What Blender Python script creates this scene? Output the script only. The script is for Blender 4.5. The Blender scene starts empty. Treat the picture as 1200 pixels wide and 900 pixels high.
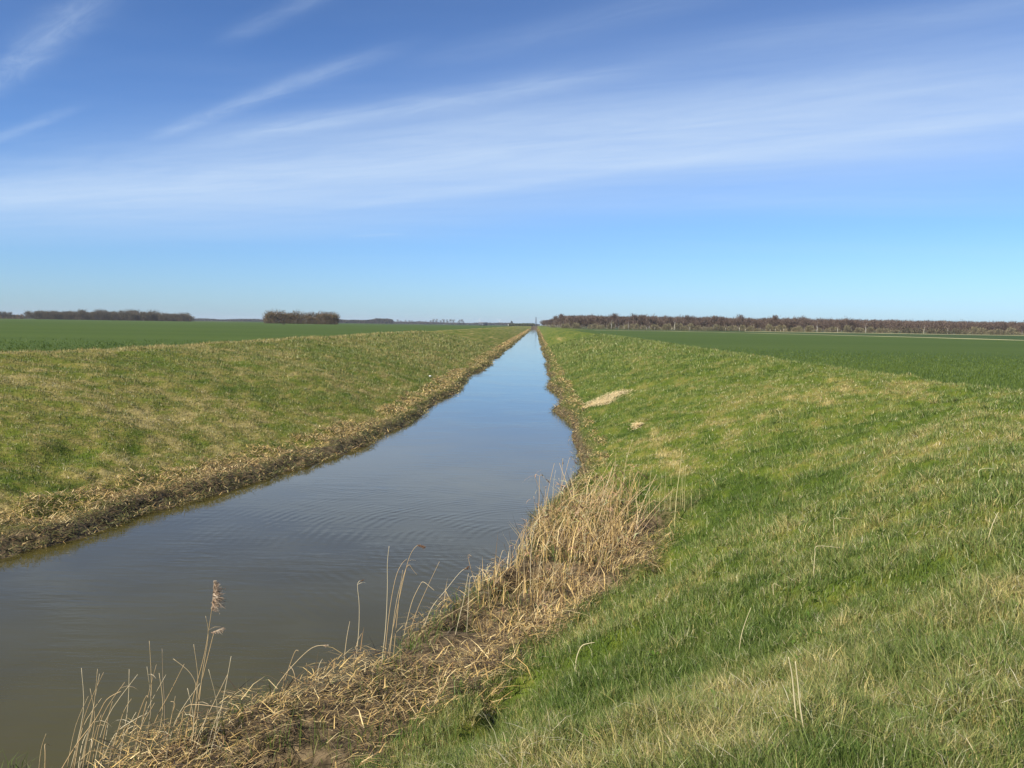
import bpy, math, random
import numpy as np
from mathutils import Vector, Matrix, Euler

random.seed(7)
rng = np.random.default_rng(11)
SC = bpy.context.scene
COL = SC.collection
H_EYE = 5.0
F_PX = 1004.0
YAW, PITCH, ROLL = math.radians(1.55), math.radians(-3.95), math.radians(0.86)

# ------------------------------------------------------------------ camera
cam_data = bpy.data.cameras.new("camera")
cam = bpy.data.objects.new("camera", cam_data)
COL.objects.link(cam)
cam_data.sensor_width = 36.0
cam_data.lens = 36.0 * F_PX / 1200.0
cam_data.clip_start = 0.1
cam_data.clip_end = 30000
cam.location = (0, 0, H_EYE)
Rcam = (Matrix.Rotation(YAW, 4, 'Z') @ Matrix.Rotation(math.pi / 2 + PITCH, 4, 'X') @ Matrix.Rotation(ROLL, 4, 'Z'))
cam.rotation_euler = Rcam.to_euler()
SC.camera = cam
R3 = np.array(Rcam.to_3x3())


def ray(px, py):
    d = R3 @ np.array([(px - 600) / F_PX, -(py - 450) / F_PX, -1.0])
    return d


def at_depth(px, py, Y):
    d = ray(px, py)
    k = Y / d[1]
    return Vector((d[0] * k, Y, H_EYE + d[2] * k))


def at_height(px, py, z):
    d = ray(px, py)
    k = (z - H_EYE) / d[2]
    return Vector((d[0] * k, d[1] * k, z))


# ------------------------------------------------------------------ noise
def _hash(ix, iy, seed):
    h = (ix.astype(np.int64) * 374761393 + iy.astype(np.int64) * 668265263 + seed * 1442695041) & 0xFFFFFFFF
    h = ((h ^ (h >> 13)) * 1274126177) & 0xFFFFFFFF
    h = h ^ (h >> 16)
    return (h & 0xFFFF) / 65535.0


def vnoise(x, y, seed=0):
    x0 = np.floor(x); y0 = np.floor(y)
    fx = x - x0; fy = y - y0
    fx = fx * fx * (3 - 2 * fx); fy = fy * fy * (3 - 2 * fy)
    a = _hash(x0, y0, seed); b = _hash(x0 + 1, y0, seed)
    c = _hash(x0, y0 + 1, seed); d = _hash(x0 + 1, y0 + 1, seed)
    return (a * (1 - fx) + b * fx) * (1 - fy) + (c * (1 - fx) + d * fx) * fy


def fbm(x, y, seed=0, oct=4):
    s = 0.0; a = 0.5; t = 0.0
    for i in range(oct):
        s = s + a * vnoise(x * 2 ** i + 17.3 * i, y * 2 ** i - 9.1 * i, seed + i); t += a; a *= 0.5
    return s / t          # 0..1


def sstep(a, b, x):
    t = np.clip((x - a) / (b - a), 0, 1)
    return t * t * (3 - 2 * t)


def sdist(poly, x, y):
    """signed distance to a polyline; positive to the right of its travel"""
    best = np.full(np.shape(x), 1e9); sign = np.ones(np.shape(x))
    for (x0, y0), (x1, y1) in zip(poly[:-1], poly[1:]):
        dx, dy = x1 - x0, y1 - y0
        L2 = dx * dx + dy * dy
        t = np.clip(((x - x0) * dx + (y - y0) * dy) / L2, 0, 1)
        qx = x - (x0 + t * dx); qy = y - (y0 + t * dy)
        d = np.hypot(qx, qy)
        s = np.where(dx * (y - y0) - dy * (x - x0) < 0, 1.0, -1.0)
        # at joints prefer the segment seen more squarely
        m = d < best - 1e-9
        eq = np.abs(d - best) <= 1e-9
        perp = np.abs(dx * (y - y0) - dy * (x - x0)) / math.sqrt(L2)
        if (x0, y0) == poly[0]:
            bp = perp.copy(); best = d.copy(); sign = s.copy(); continue
        m2 = m | (eq & (perp > bp))
        best = np.where(m2, d, best); sign = np.where(m2, s, sign); bp = np.where(m2, perp, bp)
    return best * sign


R_SHORE = [(-400, -70), (-30, 4.5), (-12, 7.4), (-6.2, 8.3), (-4.9, 8.8), (-4.0, 9.8), (-3.5, 10.8), (-2.7, 11.4), (-2.3, 12.1), (-1.9, 13.5),
           (-1.06, 15.7), (-0.3, 18.5), (0.3, 23), (1.3, 27), (1.55, 30), (1.5, 45), (1.5, 1300)]
L_SHORE = [(-400, -40), (-30, 9), (-14.5, 14.2), (-10.9, 17.4), (-9.8, 22), (-8.4, 27.3), (-6.7, 35.6), (-6.1, 45), (-6.0, 64), (-5.9, 1300)]
G_EDGE = [(-400, -78), (-40, 0.5), (-8, 5.0), (-3.6, 6.6), (-1.46, 8.3), (.14, 11.6), (1.7, 14.7), (3.4, 18.8), (10, 33), (60, 140)]
FIELD_Z = 3.30


def shore_d(x, y):
    wob = (fbm(x * .9, y * .9, 5, 3) - .5) * 0.7 + (fbm(x * .16, y * .16, 8, 2) - .5) * 1.3 * sstep(14, 40, y)
    return sdist(R_SHORE, x, y) + wob, -sdist(L_SHORE, x, y) + wob


def height(x, y, fine=True):
    x = np.asarray(x, float); y = np.asarray(y, float)
    dR, dL = shore_d(x, y)
    # right bank
    g = sdist(G_EDGE, x, y)
    lump = (fbm(x * .35, y * .35, 21, 3) - .5)
    A = 0.42 + 0.57 * (g + lump * .5)
    A = 3.42 - np.log1p(np.exp(np.clip((3.42 - A) * 3.5, -40, 40))) / 3.5
    Bx = x - 1.9 + lump * .8 * sstep(15, 30, y)
    B = 0.34 + 0.285 * Bx + .25 * np.sin(np.clip(Bx / 10.5, 0, 1) * math.pi)
    B = 3.50 - np.log1p(np.exp(np.clip((3.50 - B) * 5, -60, 60))) / 5
    k = 6.0
    AB = np.log(np.exp(k * np.clip(A, -3, 6)) + np.exp(k * np.clip(B, -3, 6))) / k
    shelf = .30 * sstep(-.1, .45, dR) - .05
    shelf = shelf - .85 * sstep(.55, .66, fbm(x * .75, y * .75, 77, 2)) * sstep(.5, 1.1, dR) * (1 - sstep(19, 21, y))
    land = np.maximum(AB, 0) + shelf * np.exp(-np.clip(AB, 0, 9) * 1.5)
    land = land * 1.0
    fall = sstep(12.2, 14.2, x)
    land = land * (1 - fall) + (FIELD_Z - .06) * fall
    R = np.where(dR > 0, np.minimum(land, .02 + dR * 1.2), np.maximum(-1.4, dR * .5))
    # left bank
    u = dL
    prof = .28 * sstep(-.05, .5, u) + 3.1 * np.clip((u - 1.2) / 15.0, 0, 1) + .35 * np.sin(np.clip((u - 1.2) / 15, 0, 1) * math.pi) + (lump * .35) * sstep(1, 4, u)
    fl = sstep(16.4, 18.2, u)
    prof = prof * (1 - fl) + (FIELD_Z - .06) * fl
    Lz = np.where(dL > 0, np.minimum(prof, .02 + dL * 1.2), np.maximum(-1.4, dL * .5))
    z = np.maximum(R, Lz)
    if fine:
        on = sstep(.2, .8, np.maximum(dR, dL)) * (1 - sstep(13, 14, x)) * (1 - sstep(16, 18, dL))
        tus = (fbm(x * 2.2, y * 2.2, 31, 3) - .5) * .26 + (fbm(x * .8, y * .8, 33, 2) - .5) * .16 + (fbm(x * 7, y * 7, 35, 2) - .5) * .05
        z = z + tus * on
    e = sstep(1040, 1052, y)
    z = z * (1 - e) + (FIELD_Z - .06) * e
    return z


# ------------------------------------------------------------------ how dry the turf is (0 green .. 1 straw)
BLOBS = []   # (x, y, rx, ry, amount)


def blob_px(px, py, z, rx, ry, amt):
    p = at_height(px, py, z)
    BLOBS.append((p.x, p.y, rx, ry, amt))


blob_px(960, 465, 2.6, 2.5, 4.0, .35); blob_px(850, 500, 1.8, 1.6, 3.0, .30)
blob_px(745, 430, 1.8, 1.0, 6, .45); blob_px(700, 415, 1.3, 1.2, 10, .3); blob_px(655, 402, .6, .8, 25, .5)
blob_px(1060, 840, 3.2, 1.2, 1.1, .16); blob_px(870, 850, 2.6, .9, .9, .20); blob_px(1150, 690, 3.3, 1.2, 1.2, .12)
blob_px(1040, 640, 3.1, .8, 1.2, .2); blob_px(960, 720, 2.9, .6, .6, .18)
blob_px(760, 760, 1.7, .9, 1.6, -.20); blob_px(900, 700, 2.7, .9, 1.4, -.25); blob_px(900, 590, 1.5, 1.0, 3, -.35)
blob_px(690, 800, 1.5, .7, 1.2, -.2); blob_px(1120, 470, 3.2, 2, 2, -.2)
blob_px(40, 450, 2.6, 5, 4, .25); blob_px(300, 470, 2.0, 5, 6, .10); blob_px(100, 560, 1, 3, 2, -.3); blob_px(330, 500, 1.0, 2, 4, -.25)
blob_px(420, 450, 1.5, 3, 8, .12)


for a_, b_ in ((748, 493), (757, 498), (766, 504), (772, 514), (779, 525), (788, 537), (800, 545)): blob_px(a_, b_, 1.3, .28, .7, .55)


def dryness(x, y):
    left = x < -3 - .0 * y
    n = fbm(x * .28, y * .28, 41, 4)
    n2 = fbm(x * 1.6, y * 1.1, 45, 3)
    n3 = fbm(x * 5.5, y * 5.5, 48, 2)
    v = .40 + (n - .5) * .42 + (n2 - .5) * .75 + (n3 - .5) * .65
    v = v + np.where(left, .20, -.01)
    for bx, by, rx, ry, a in BLOBS:
        v = v + a * (.75 if a < .5 else 1) * np.exp(-((x - bx) / rx) ** 2 - ((y - by) / ry) ** 2)
    # straw verge along the left field edge
    dR, dL = shore_d(x, y)
    v = v + .4 * np.exp(-((dL - 16.6) / .7) ** 2)
    return np.clip(v, 0, 1)


# ------------------------------------------------------------------ material helpers
def new_mat(name):
    m = bpy.data.materials.new(name)
    m.use_nodes = True
    nt = m.node_tree
    nt.nodes.clear()
    return m, nt


class NG:
    def __init__(s, nt): s.nt = nt
    def n(s, t, **kw):
        nd = s.nt.nodes.new(t)
        for k, v in kw.items():
            setattr(nd, k, v)
        return nd
    def lk(s, a, b): s.nt.links.new(a, b)
    def math(s, op, a, b=None, c=None):
        nd = s.n('ShaderNodeMath', operation=op)
        for i, v in enumerate((a, b, c)):
            if v is None: continue
            if isinstance(v, (int, float)): nd.inputs[i].default_value = v
            else: s.lk(v, nd.inputs[i])
        return nd.outputs[0]
    def mix(s, fac, a, b, mode='MIX'):
        nd = s.n('ShaderNodeMix', data_type='RGBA', blend_type=mode)
        for sock, v in ((nd.inputs['Factor'], fac), (nd.inputs[6], a), (nd.inputs[7], b)):
            if isinstance(v, (int, float)): sock.default_value = v
            elif isinstance(v, tuple): sock.default_value = (v[0], v[1], v[2], 1)
            else: s.lk(v, sock)
        return nd.outputs[2]
    def noise(s, vec, scale, detail=3, rough=.55, dist=0):
        nd = s.n('ShaderNodeTexNoise')
        nd.inputs['Scale'].default_value = scale; nd.inputs['Detail'].default_value = detail
        nd.inputs['Roughness'].default_value = rough; nd.inputs['Distortion'].default_value = dist
        if vec is not None: s.lk(vec, nd.inputs['Vector'])
        return nd.outputs['Fac']
    def mapping(s, vec, sc=(1, 1, 1), rot=(0, 0, 0), loc=(0, 0, 0)):
        nd = s.n('ShaderNodeMapping')
        nd.inputs['Scale'].default_value = sc; nd.inputs['Rotation'].default_value = rot; nd.inputs['Location'].default_value = loc
        s.lk(vec, nd.inputs['Vector'])
        return nd.outputs[0]
    def maprange(s, v, a, b, c=0., d=1., smooth=True):
        nd = s.n('ShaderNodeMapRange', interpolation_type='SMOOTHSTEP' if smooth else 'LINEAR')
        s.lk(v, nd.inputs['Value'])
        for k, q in zip(('From Min', 'From Max', 'To Min', 'To Max'), (a, b, c, d)): nd.inputs[k].default_value = q
        return nd.outputs['Result']


def leafy(name, translucent=.3, rough=.6, spec=.25, attr='col', colour=None):
    """thin vegetation: colour attribute (or one colour), diffuse + a bit of light passing through"""
    m, nt = new_mat(name); g = NG(nt)
    out = g.n('ShaderNodeOutputMaterial')
    if colour is None:
        a = g.n('ShaderNodeAttribute', attribute_name=attr)
        c = a.outputs['Color']
    else:
        tc = g.n('ShaderNodeTexCoord')
        c = g.mix(g.noise(tc.outputs['Object'], 9, 3), tuple(v * .7 for v in colour), tuple(v * 1.25 for v in colour))
    p = g.n('ShaderNodeBsdfPrincipled')
    g.lk(c, p.inputs['Base Color']); p.inputs['Roughness'].default_value = rough
    p.inputs['Specular IOR Level'].default_value = spec
    t = g.n('ShaderNodeBsdfTranslucent'); g.lk(c, t.inputs['Color'])
    mx = g.n('ShaderNodeMixShader'); mx.inputs[0].default_value = translucent
    g.lk(p.outputs[0], mx.inputs[1]); g.lk(t.outputs[0], mx.inputs[2])
    g.lk(mx.outputs[0], out.inputs[0])
    return m


def solid(name, colour, rough=.8, var=.3, scale=6, spec=.2):
    m, nt = new_mat(name); g = NG(nt)
    out = g.n('ShaderNodeOutputMaterial'); p = g.n('ShaderNodeBsdfPrincipled')
    tc = g.n('ShaderNodeTexCoord')
    f = g.maprange(g.noise(tc.outputs['Object'], scale, 4), .3, .7)
    g.lk(g.mix(f, tuple(v * (1 - var) for v in colour), tuple(v * (1 + var) for v in colour)), p.inputs['Base Color'])
    p.inputs['Roughness'].default_value = rough; p.inputs['Specular IOR Level'].default_value = spec
    g.lk(p.outputs[0], out.inputs[0])
    return m


# ------------------------------------------------------------------ object helpers
def mesh_from(name, V, tris=None, quads=None, cols=None, smooth=False):
    me = bpy.data.meshes.new(name)
    V = np.asarray(V, np.float32).reshape(-1, 3)
    nt_ = 0 if tris is None else len(tris); nq = 0 if quads is None else len(quads)
    me.vertices.add(len(V)); me.vertices.foreach_set('co', V.ravel())
    idx = []
    if nt_: idx.append(np.asarray(tris, np.int32).ravel())
    if nq: idx.append(np.asarray(quads, np.int32).ravel())
    idx = np.concatenate(idx)
    me.loops.add(len(idx)); me.loops.foreach_set('vertex_index', idx)
    starts = np.concatenate([np.arange(nt_) * 3, nt_ * 3 + np.arange(nq) * 4]).astype(np.int32)
    me.polygons.add(nt_ + nq); me.polygons.foreach_set('loop_start', starts)
    if smooth: me.polygons.foreach_set('use_smooth', np.ones(nt_ + nq, bool))
    me.update(calc_edges=True)
    if cols is not None:
        c = np.ones((len(V), 4), np.float32); c[:, :3] = cols
        a = me.attributes.new('col', 'FLOAT_COLOR', 'POINT'); a.data.foreach_set('color', c.ravel())
    return me


def link(name, me, mat=None, parent=None, loc=None):
    o = bpy.data.objects.new(name, me); COL.objects.link(o)
    if mat is not None:
        for m_ in (mat if isinstance(mat, (list, tuple)) else [mat]): me.materials.append(m_)
    if parent is not None: o.parent = parent
    if loc is not None: o.location = loc
    return o


def tag(o, label=None, cat=None, group=None, kind=None):
    if label: o['label'] = label
    if cat: o['category'] = cat
    if group: o['group'] = group
    if kind: o['kind'] = kind
    return o


def empty(name, loc, rz=0):
    o = bpy.data.objects.new(name, None); COL.objects.link(o)
    o.location = loc; o.rotation_euler = (0, 0, rz); o.empty_display_size = .2
    return o


def copy_tree(o):
    c = o.copy(); COL.objects.link(c)
    for ch in list(o.children):
        d = ch.copy(); COL.objects.link(d); d.parent = c
    return c


class MB:
    """collects tubes, boxes and slivers for one mesh"""
    def __init__(s): s.v = []; s.t = []; s.q = []; s.c = []
    def tube(s, pts, radii, n=5, col=(1, 1, 1)):
        b = len(s.v); pts = [Vector(p) for p in pts]
        for i, p in enumerate(pts):
            a = pts[min(i + 1, len(pts) - 1)] - pts[max(i - 1, 0)]
            a = a.normalized() if a.length > 1e-9 else Vector((0, 0, 1))
            u = a.cross(Vector((.31, .95, .02))).normalized(); w = a.cross(u)
            for k in range(n):
                th = 2 * math.pi * k / n
                s.v.append(p + (u * math.cos(th) + w * math.sin(th)) * radii[i]); s.c.append(col)
        for i in range(len(pts) - 1):
            for k in range(n):
                s.q.append((b + i * n + k, b + i * n + (k + 1) % n, b + (i + 1) * n + (k + 1) % n, b + (i + 1) * n + k))
        for off, rev in ((0, True), ((len(pts) - 1) * n, False)):
            r = [b + off + k for k in range(n)]
            for k in range(1, n - 1):
                s.t.append((r[0], r[k + 1], r[k]) if rev else (r[0], r[k], r[k + 1]))
    def box(s, c, size, rot=None, col=(1, 1, 1)):
        b = len(s.v); c = Vector(c)
        for dx in (-.5, .5):
            for dy in (-.5, .5):
                for dz in (-.5, .5):
                    p = Vector((dx * size[0], dy * size[1], dz * size[2]))
                    if rot is not None: p = rot @ p
                    s.v.append(c + p); s.c.append(col)
        for f in ((0, 1, 3, 2), (4, 6, 7, 5), (0, 4, 5, 1), (2, 3, 7, 6), (0, 2, 6, 4), (1, 5, 7, 3)):
            s.q.append(tuple(b + k for k in f))
    def sliver(s, p, d, w, col=(1, 1, 1)):
        b = len(s.v); p = Vector(p); d = Vector(d)
        u = d.cross(Vector((random.uniform(-1, 1), random.uniform(-1, 1), random.uniform(-1, 1))))
        u = u.normalized() * w * .5 if u.length > 1e-9 else Vector((w * .5, 0, 0))
        s.v += [p - u, p + u, p + d]; s.c += [col] * 3
        s.t.append((b, b + 1, b + 2))
    def mesh(s, name, smooth=False):
        return mesh_from(name, np.array([tuple(v) for v in s.v]), s.t or None, s.q or None, np.array(s.c), smooth)


# ------------------------------------------------------------------ ground sheet
def graded(lo, a, b, hi, step, grow):
    mid = list(np.arange(a, b + 1e-6, step))
    out = []; s_, v = step, b
    while v < hi: s_ *= grow; v += s_; out.append(v)
    pre = []; s_, v = step, a
    while v > lo: s_ *= grow; v -= s_; pre.append(v)
    return np.array(pre[::-1] + mid + out)


gx = graded(-7000, -12, 13.5, 7000, .15, 1.045)
gy = graded(-300, 2, 26, 9000, .15, 1.03)
GX, GY = np.meshgrid(gx, gy)
GZ = height(GX, GY)
nx, ny = len(gx), len(gy)
print("ground grid", nx, ny)
ii = np.arange(nx * ny).reshape(ny, nx)
quads = np.stack([ii[:-1, :-1], ii[:-1, 1:], ii[1:, 1:], ii[1:, :-1]], -1).reshape(-1, 4)
dRg, dLg = shore_d(GX, GY)
dry = dryness(GX, GY)
edge = np.maximum(dRg, dLg)
gme = mesh_from('ground', np.stack([GX, GY, GZ], -1).reshape(-1, 3), None, quads, None, smooth=True)
gE = sdist(G_EDGE, GX, GY)
mud = np.maximum((1 - sstep(.15, .6, edge)), (1 - sstep(-.5, .35, gE + (fbm(GX * 1.3, GY * 1.3, 71, 3) - .5) * 1.2)) * (1 - sstep(19, 21, GY)) * (dLg < 0))
mud = np.maximum(mud, (1 - sstep(.7, 1.7, dLg + (fbm(GX * .8, GY * .8, 72, 3) - .5) * 1.6)) * (dLg > -2) * (1 - sstep(28, 60, GY)))
for nm, arr in (('dry', dry), ('mud', mud), ('sub', (edge < 0).astype(float))):
    a = gme.attributes.new(nm, 'FLOAT', 'POINT'); a.data.foreach_set('value', arr.ravel().astype(np.float32))


def ground_material():
    m, nt = new_mat('bank_turf'); g = NG(nt)
    out = g.n('ShaderNodeOutputMaterial'); p = g.n('ShaderNodeBsdfPrincipled')
    geo = g.n('ShaderNodeNewGeometry'); pos = geo.outputs['Position']
    dry = g.n('ShaderNodeAttribute', attribute_name='dry').outputs['Fac']
    mud = g.n('ShaderNodeAttribute', attribute_name='mud').outputs['Fac']
    fine = g.noise(g.mapping(pos, (1, 1, .5)), 7, 5, .7)
    mid = g.noise(g.mapping(pos, (1.0, .55, 1)), 1.3, 5, .65)
    big = g.noise(pos, .12, 4, .6)
    v = g.math('ADD', dry, g.math('MULTIPLY', g.math('SUBTRACT', mid, .5), 1.1))
    v = g.math('ADD', v, g.math('MULTIPLY', g.math('SUBTRACT', fine, .5), .9))
    v = g.math('ADD', v, g.math('MULTIPLY', g.math('SUBTRACT', big, .5), .7))
    r = g.n('ShaderNodeValToRGB'); g.lk(v, r.inputs[0])
    e = r.color_ramp.elements
    e[0].position = .0; e[0].color = (.050, .080, .010, 1)
    e[1].position = 1.0; e[1].color = (.32, .26, .10, 1)
    for q, c in ((.3, (.085, .120, .014)), (.55, (.135, .150, .024)), (.8, (.21, .18, .05))):
        k = e.new(q); k.color = (*c, 1)
    mc = g.mix(g.maprange(g.noise(pos, 4, 5, .7), .35, .65), (.036, .027, .016), (.17, .125, .07))
    far = g.n('ShaderNodeSeparateXYZ'); g.lk(pos, far.inputs[0])
    # arable land far away, past the banks
    ax = g.math('ABSOLUTE', g.math('ADD', far.outputs[0], 4.0))
    outb = g.maprange(ax, 24, 30)
    farm = g.mix(g.maprange(g.noise(g.mapping(pos, (1, .35, 1)), .004, 3), .42, .58), (.040, .075, .020), (.085, .095, .035))
    c = g.mix(mud, r.outputs[0], mc)
    c = g.mix(outb, c, farm)
    g.lk(c, p.inputs['Base Color'])
    p.inputs['Roughness'].default_value = .9; p.inputs['Specular IOR Level'].default_value = .1
    b = g.n('ShaderNodeBump'); b.inputs['Strength'].default_value = .9; b.inputs['Distance'].default_value = .12
    hh = g.math('ADD', g.math('MULTIPLY', fine, .5), mid)
    g.lk(hh, b.inputs['Height']); g.lk(b.outputs[0], p.inputs['Normal'])
    g.lk(p.outputs[0], out.inputs[0])
    return m


tag(link('ground', gme, ground_material()), kind='structure')

# ------------------------------------------------------------------ water
def water_material():
    m, nt = new_mat('canal_water'); g = NG(nt)
    out = g.n('ShaderNodeOutputMaterial'); p = g.n('ShaderNodeBsdfPrincipled')
    geo = g.n('ShaderNodeNewGeometry'); pos = geo.outputs['Position']
    tint = g.mix(g.maprange(g.noise(pos, .25, 3), .35, .65), (.063, .054, .014), (.073, .063, .017))
    g.lk(tint, p.inputs['Base Color'])
    p.inputs['Roughness'].default_value = .035; p.inputs['IOR'].default_value = 1.333
    # small wind ripples, long crests across the view, and rings spreading from the reed bed
    rip = g.noise(g.mapping(pos, (.55, 2.3, 1), (0, 0, .12)), 1.5, 3, .55, .3)
    rip2 = g.noise(g.mapping(pos, (1.2, 3.0, 1), (0, 0, -.35)), 3.2, 2, .5, .2)
    w = g.n('ShaderNodeTexWave', wave_type='RINGS', rings_direction='Z', wave_profile='SIN')
    g.lk(g.mapping(pos, (1, 1, 0), (0, 0, 0), (-1.2, -19.5, 0)), w.inputs['Vector'])
    w.inputs['Scale'].default_value = 1.3; w.inputs['Distortion'].default_value = 6.0; w.inputs['Detail'].default_value = 2
    w.inputs['Detail Scale'].default_value = .35
    sp = g.n('ShaderNodeVectorMath', operation='DISTANCE'); g.lk(pos, sp.inputs[0]); sp.inputs[1].default_value = (-.8, 20.5, 0)
    near = g.maprange(sp.outputs['Value'], 2, 11, 1, 0)
    patch = g.maprange(g.noise(pos, .22, 2), .40, .62)
    hh = g.math('ADD', g.math('MULTIPLY', rip, .6), g.math('MULTIPLY', rip2, .16))
    hh = g.math('MULTIPLY', hh, g.math('ADD', g.math('MULTIPLY', patch, .8), .25))
    hh = g.math('ADD', hh, g.math('MULTIPLY', g.math('MULTIPLY', w.outputs['Fac'], g.math('MULTIPLY', near, g.maprange(g.noise(pos, .9, 3), .38, .62))), .18))
    b = g.n('ShaderNodeBump'); b.inputs['Strength'].default_value = .55; b.inputs['Distance'].default_value = .022
    g.lk(hh, b.inputs['Height']); g.lk(b.outputs[0], p.inputs['Normal'])
    g.lk(p.outputs[0], out.inputs[0])
    return m


wme = mesh_from('water', [(-420, -120, 0), (3.2, -120, 0), (3.2, 1060, 0), (-420, 1060, 0)], None, [(0, 1, 2, 3)])
tag(link('water', wme, water_material()), kind='structure')

# ------------------------------------------------------------------ fields of young wheat
def field_mat(name, ang):
    m, nt = new_mat(name); g = NG(nt)
    out = g.n('ShaderNodeOutputMaterial'); p = g.n('ShaderNodeBsdfPrincipled')
    geo = g.n('ShaderNodeNewGeometry'); pos = geo.outputs['Position']
    big = g.noise(g.mapping(pos, (.35, 1, 1), (0, 0, ang)), .018, 4, .6)
    rows = g.noise(g.mapping(pos, (.05, 1, 1), (0, 0, ang)), .16, 3, .5)
    fine = g.noise(pos, 5, 4, .7)
    v = g.math('ADD', g.math('MULTIPLY', big, .6), g.math('MULTIPLY', rows, .4))
    c = g.mix(g.maprange(v, .41, .59), (.064, .098, .014), (.086, .122, .019))
    c = g.mix(g.maprange(fine, .3, .75), c, (.048, .080, .015))
    g.lk(c, p.inputs['Base Color']); p.inputs['Roughness'].default_value = .85; p.inputs['Specular IOR Level'].default_value = .12
    b = g.n('ShaderNodeBump'); b.inputs['Strength'].default_value = .6; b.inputs['Distance'].default_value = .08
    g.lk(fine, b.inputs['Height']); g.lk(b.outputs[0], p.inputs['Normal'])
    g.lk(p.outputs[0], out.inputs[0])
    return m


def fieldsheet(name, poly, mat, z):
    me = bpy.data.meshes.new(name)
    me.from_pydata([(x, y, z) for x, y in poly], [], [tuple(range(len(poly)))])
    return tag(link(name, me, mat), kind='structure')


fy = [-60, 0, 5, 10, 15, 20, 25, 30, 40, 50, 60, 80, 100, 150, 200, 400, 640]
def left_edge(yy):       # the left field edge follows the shore at 17.6 m
    xs = np.linspace(-60, -15, 1500); d = -sdist(L_SHORE, xs, np.full(1500, float(yy)))
    k = np.where(d > 17.7)[0]
    return xs[k[-1]] if len(k) else -60
fieldsheet('wheat_field', [(13.6, -200), (13.6, 345), (24, 350), (58, 348), (83, 290), (98, 230), (104, 165), (150, 60), (200, -200)], field_mat('wheat_field_right', .25), FIELD_Z)
lpoly = [(left_edge(yy), yy) for yy in (30, 34, 38, 42, 46, 50, 56, 62, 70, 80, 120, 300, 960)]
fieldsheet('wheat_field', lpoly + [(-800, 960), (-800, 30)], field_mat('wheat_field_left', .1), FIELD_Z)
# strip of rough pale grass between field and wood
strip = solid('dry_strip', (.30, .28, .13), .9, .5, .06)
fieldsheet('grass_strip', [(110, 455), (330, 455), (360, 540), (130, 540)], strip, FIELD_Z + .004)
fieldsheet('grass_strip', [(24, 350), (58, 348), (83, 290), (98, 230), (104, 165), (150, 60), (158, 62), (113, 168), (108, 238), (90, 302), (60, 366), (24, 366)], strip, FIELD_Z + .004)

# ------------------------------------------------------------------ blades
def blades(x, y, z, h, w, col, lean=.45, seg2=True, az=None, tilt0=None):
    n = len(x)
    az = rng.uniform(0, 2 * math.pi, n) if az is None else az
    fa = rng.uniform(0, 2 * math.pi, n)
    ln = np.abs(rng.normal(0, lean, n)) if tilt0 is None else tilt0
    d0 = np.stack([np.cos(az) * np.sin(ln), np.sin(az) * np.sin(ln), np.cos(ln)], -1)
    l2 = ln + rng.uniform(.1, .9, n)
    d1 = np.stack([np.cos(az) * np.sin(l2), np.sin(az) * np.sin(l2), np.cos(l2)], -1)
    s = np.stack([np.cos(fa), np.sin(fa), np.zeros(n)], -1) * (w / 2)[:, None]
    p0 = np.stack([x, y, z], -1)
    if seg2:
        p1 = p0 + d0 * (h * .55)[:, None]; p2 = p1 + d1 * (h * .5)[:, None]
        V = np.stack([p0 - s, p0 + s, p1 - s * .75, p1 + s * .75, p2], 1).reshape(-1, 3)
        b = np.arange(n)[:, None] * 5
        T = np.concatenate([b + [0, 1, 3], b + [0, 3, 2], b + [2, 3, 4]], 0)
        return V, T, np.repeat(col, 5, 0)
    p2 = p0 + (d0 * .6 + d1 * .4) * h[:, None]
    V = np.stack([p0 - s, p0 + s, p2], 1).reshape(-1, 3)
    T = np.arange(n * 3).reshape(-1, 3)
    return V, T, np.repeat(col, 3, 0)


def join(parts):
    V, T, C, o = [], [], [], 0
    for v, t, c in parts:
        V.append(v); T.append(t + o); C.append(c); o += len(v)
    return np.concatenate(V), np.concatenate(T), np.concatenate(C)


PAL = np.array([(.072, .118, .020), (.120, .176, .033), (.180, .222, .054), (.270, .268, .090), (.40, .33, .11), (.62, .52, .24)])


def turf_colour(dryv, var=1.0):
    n = len(dryv)
    t = np.clip(dryv * 4.3 + rng.normal(0, 1.05, n) * var, 0, 4.999)
    i = t.astype(int); f = (t - i)[:, None]
    c = PAL[i] * (1 - f) + PAL[np.minimum(i + 1, 5)] * f
    c = c * (1 + rng.uniform(-.45, .45, n) * var)[:, None]
    pale = rng.uniform(size=n) < .045
    c[pale] = np.array([(.46, .46, .24)]) * rng.uniform(.7, 1.2, pale.sum())[:, None]
    return c


def scatter_polar(n, d0, d1, a0, a1):
    """log-distance scatter: density falls with distance as the blades' size on the ground does"""
    a = np.radians(rng.uniform(a0, a1, n)); d = d0 * (d1 / d0) ** rng.uniform(0, 1, n)
    return d * np.sin(a), d * np.cos(a), d


turf = leafy('turf_blades', .25, .55, .3)
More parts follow.
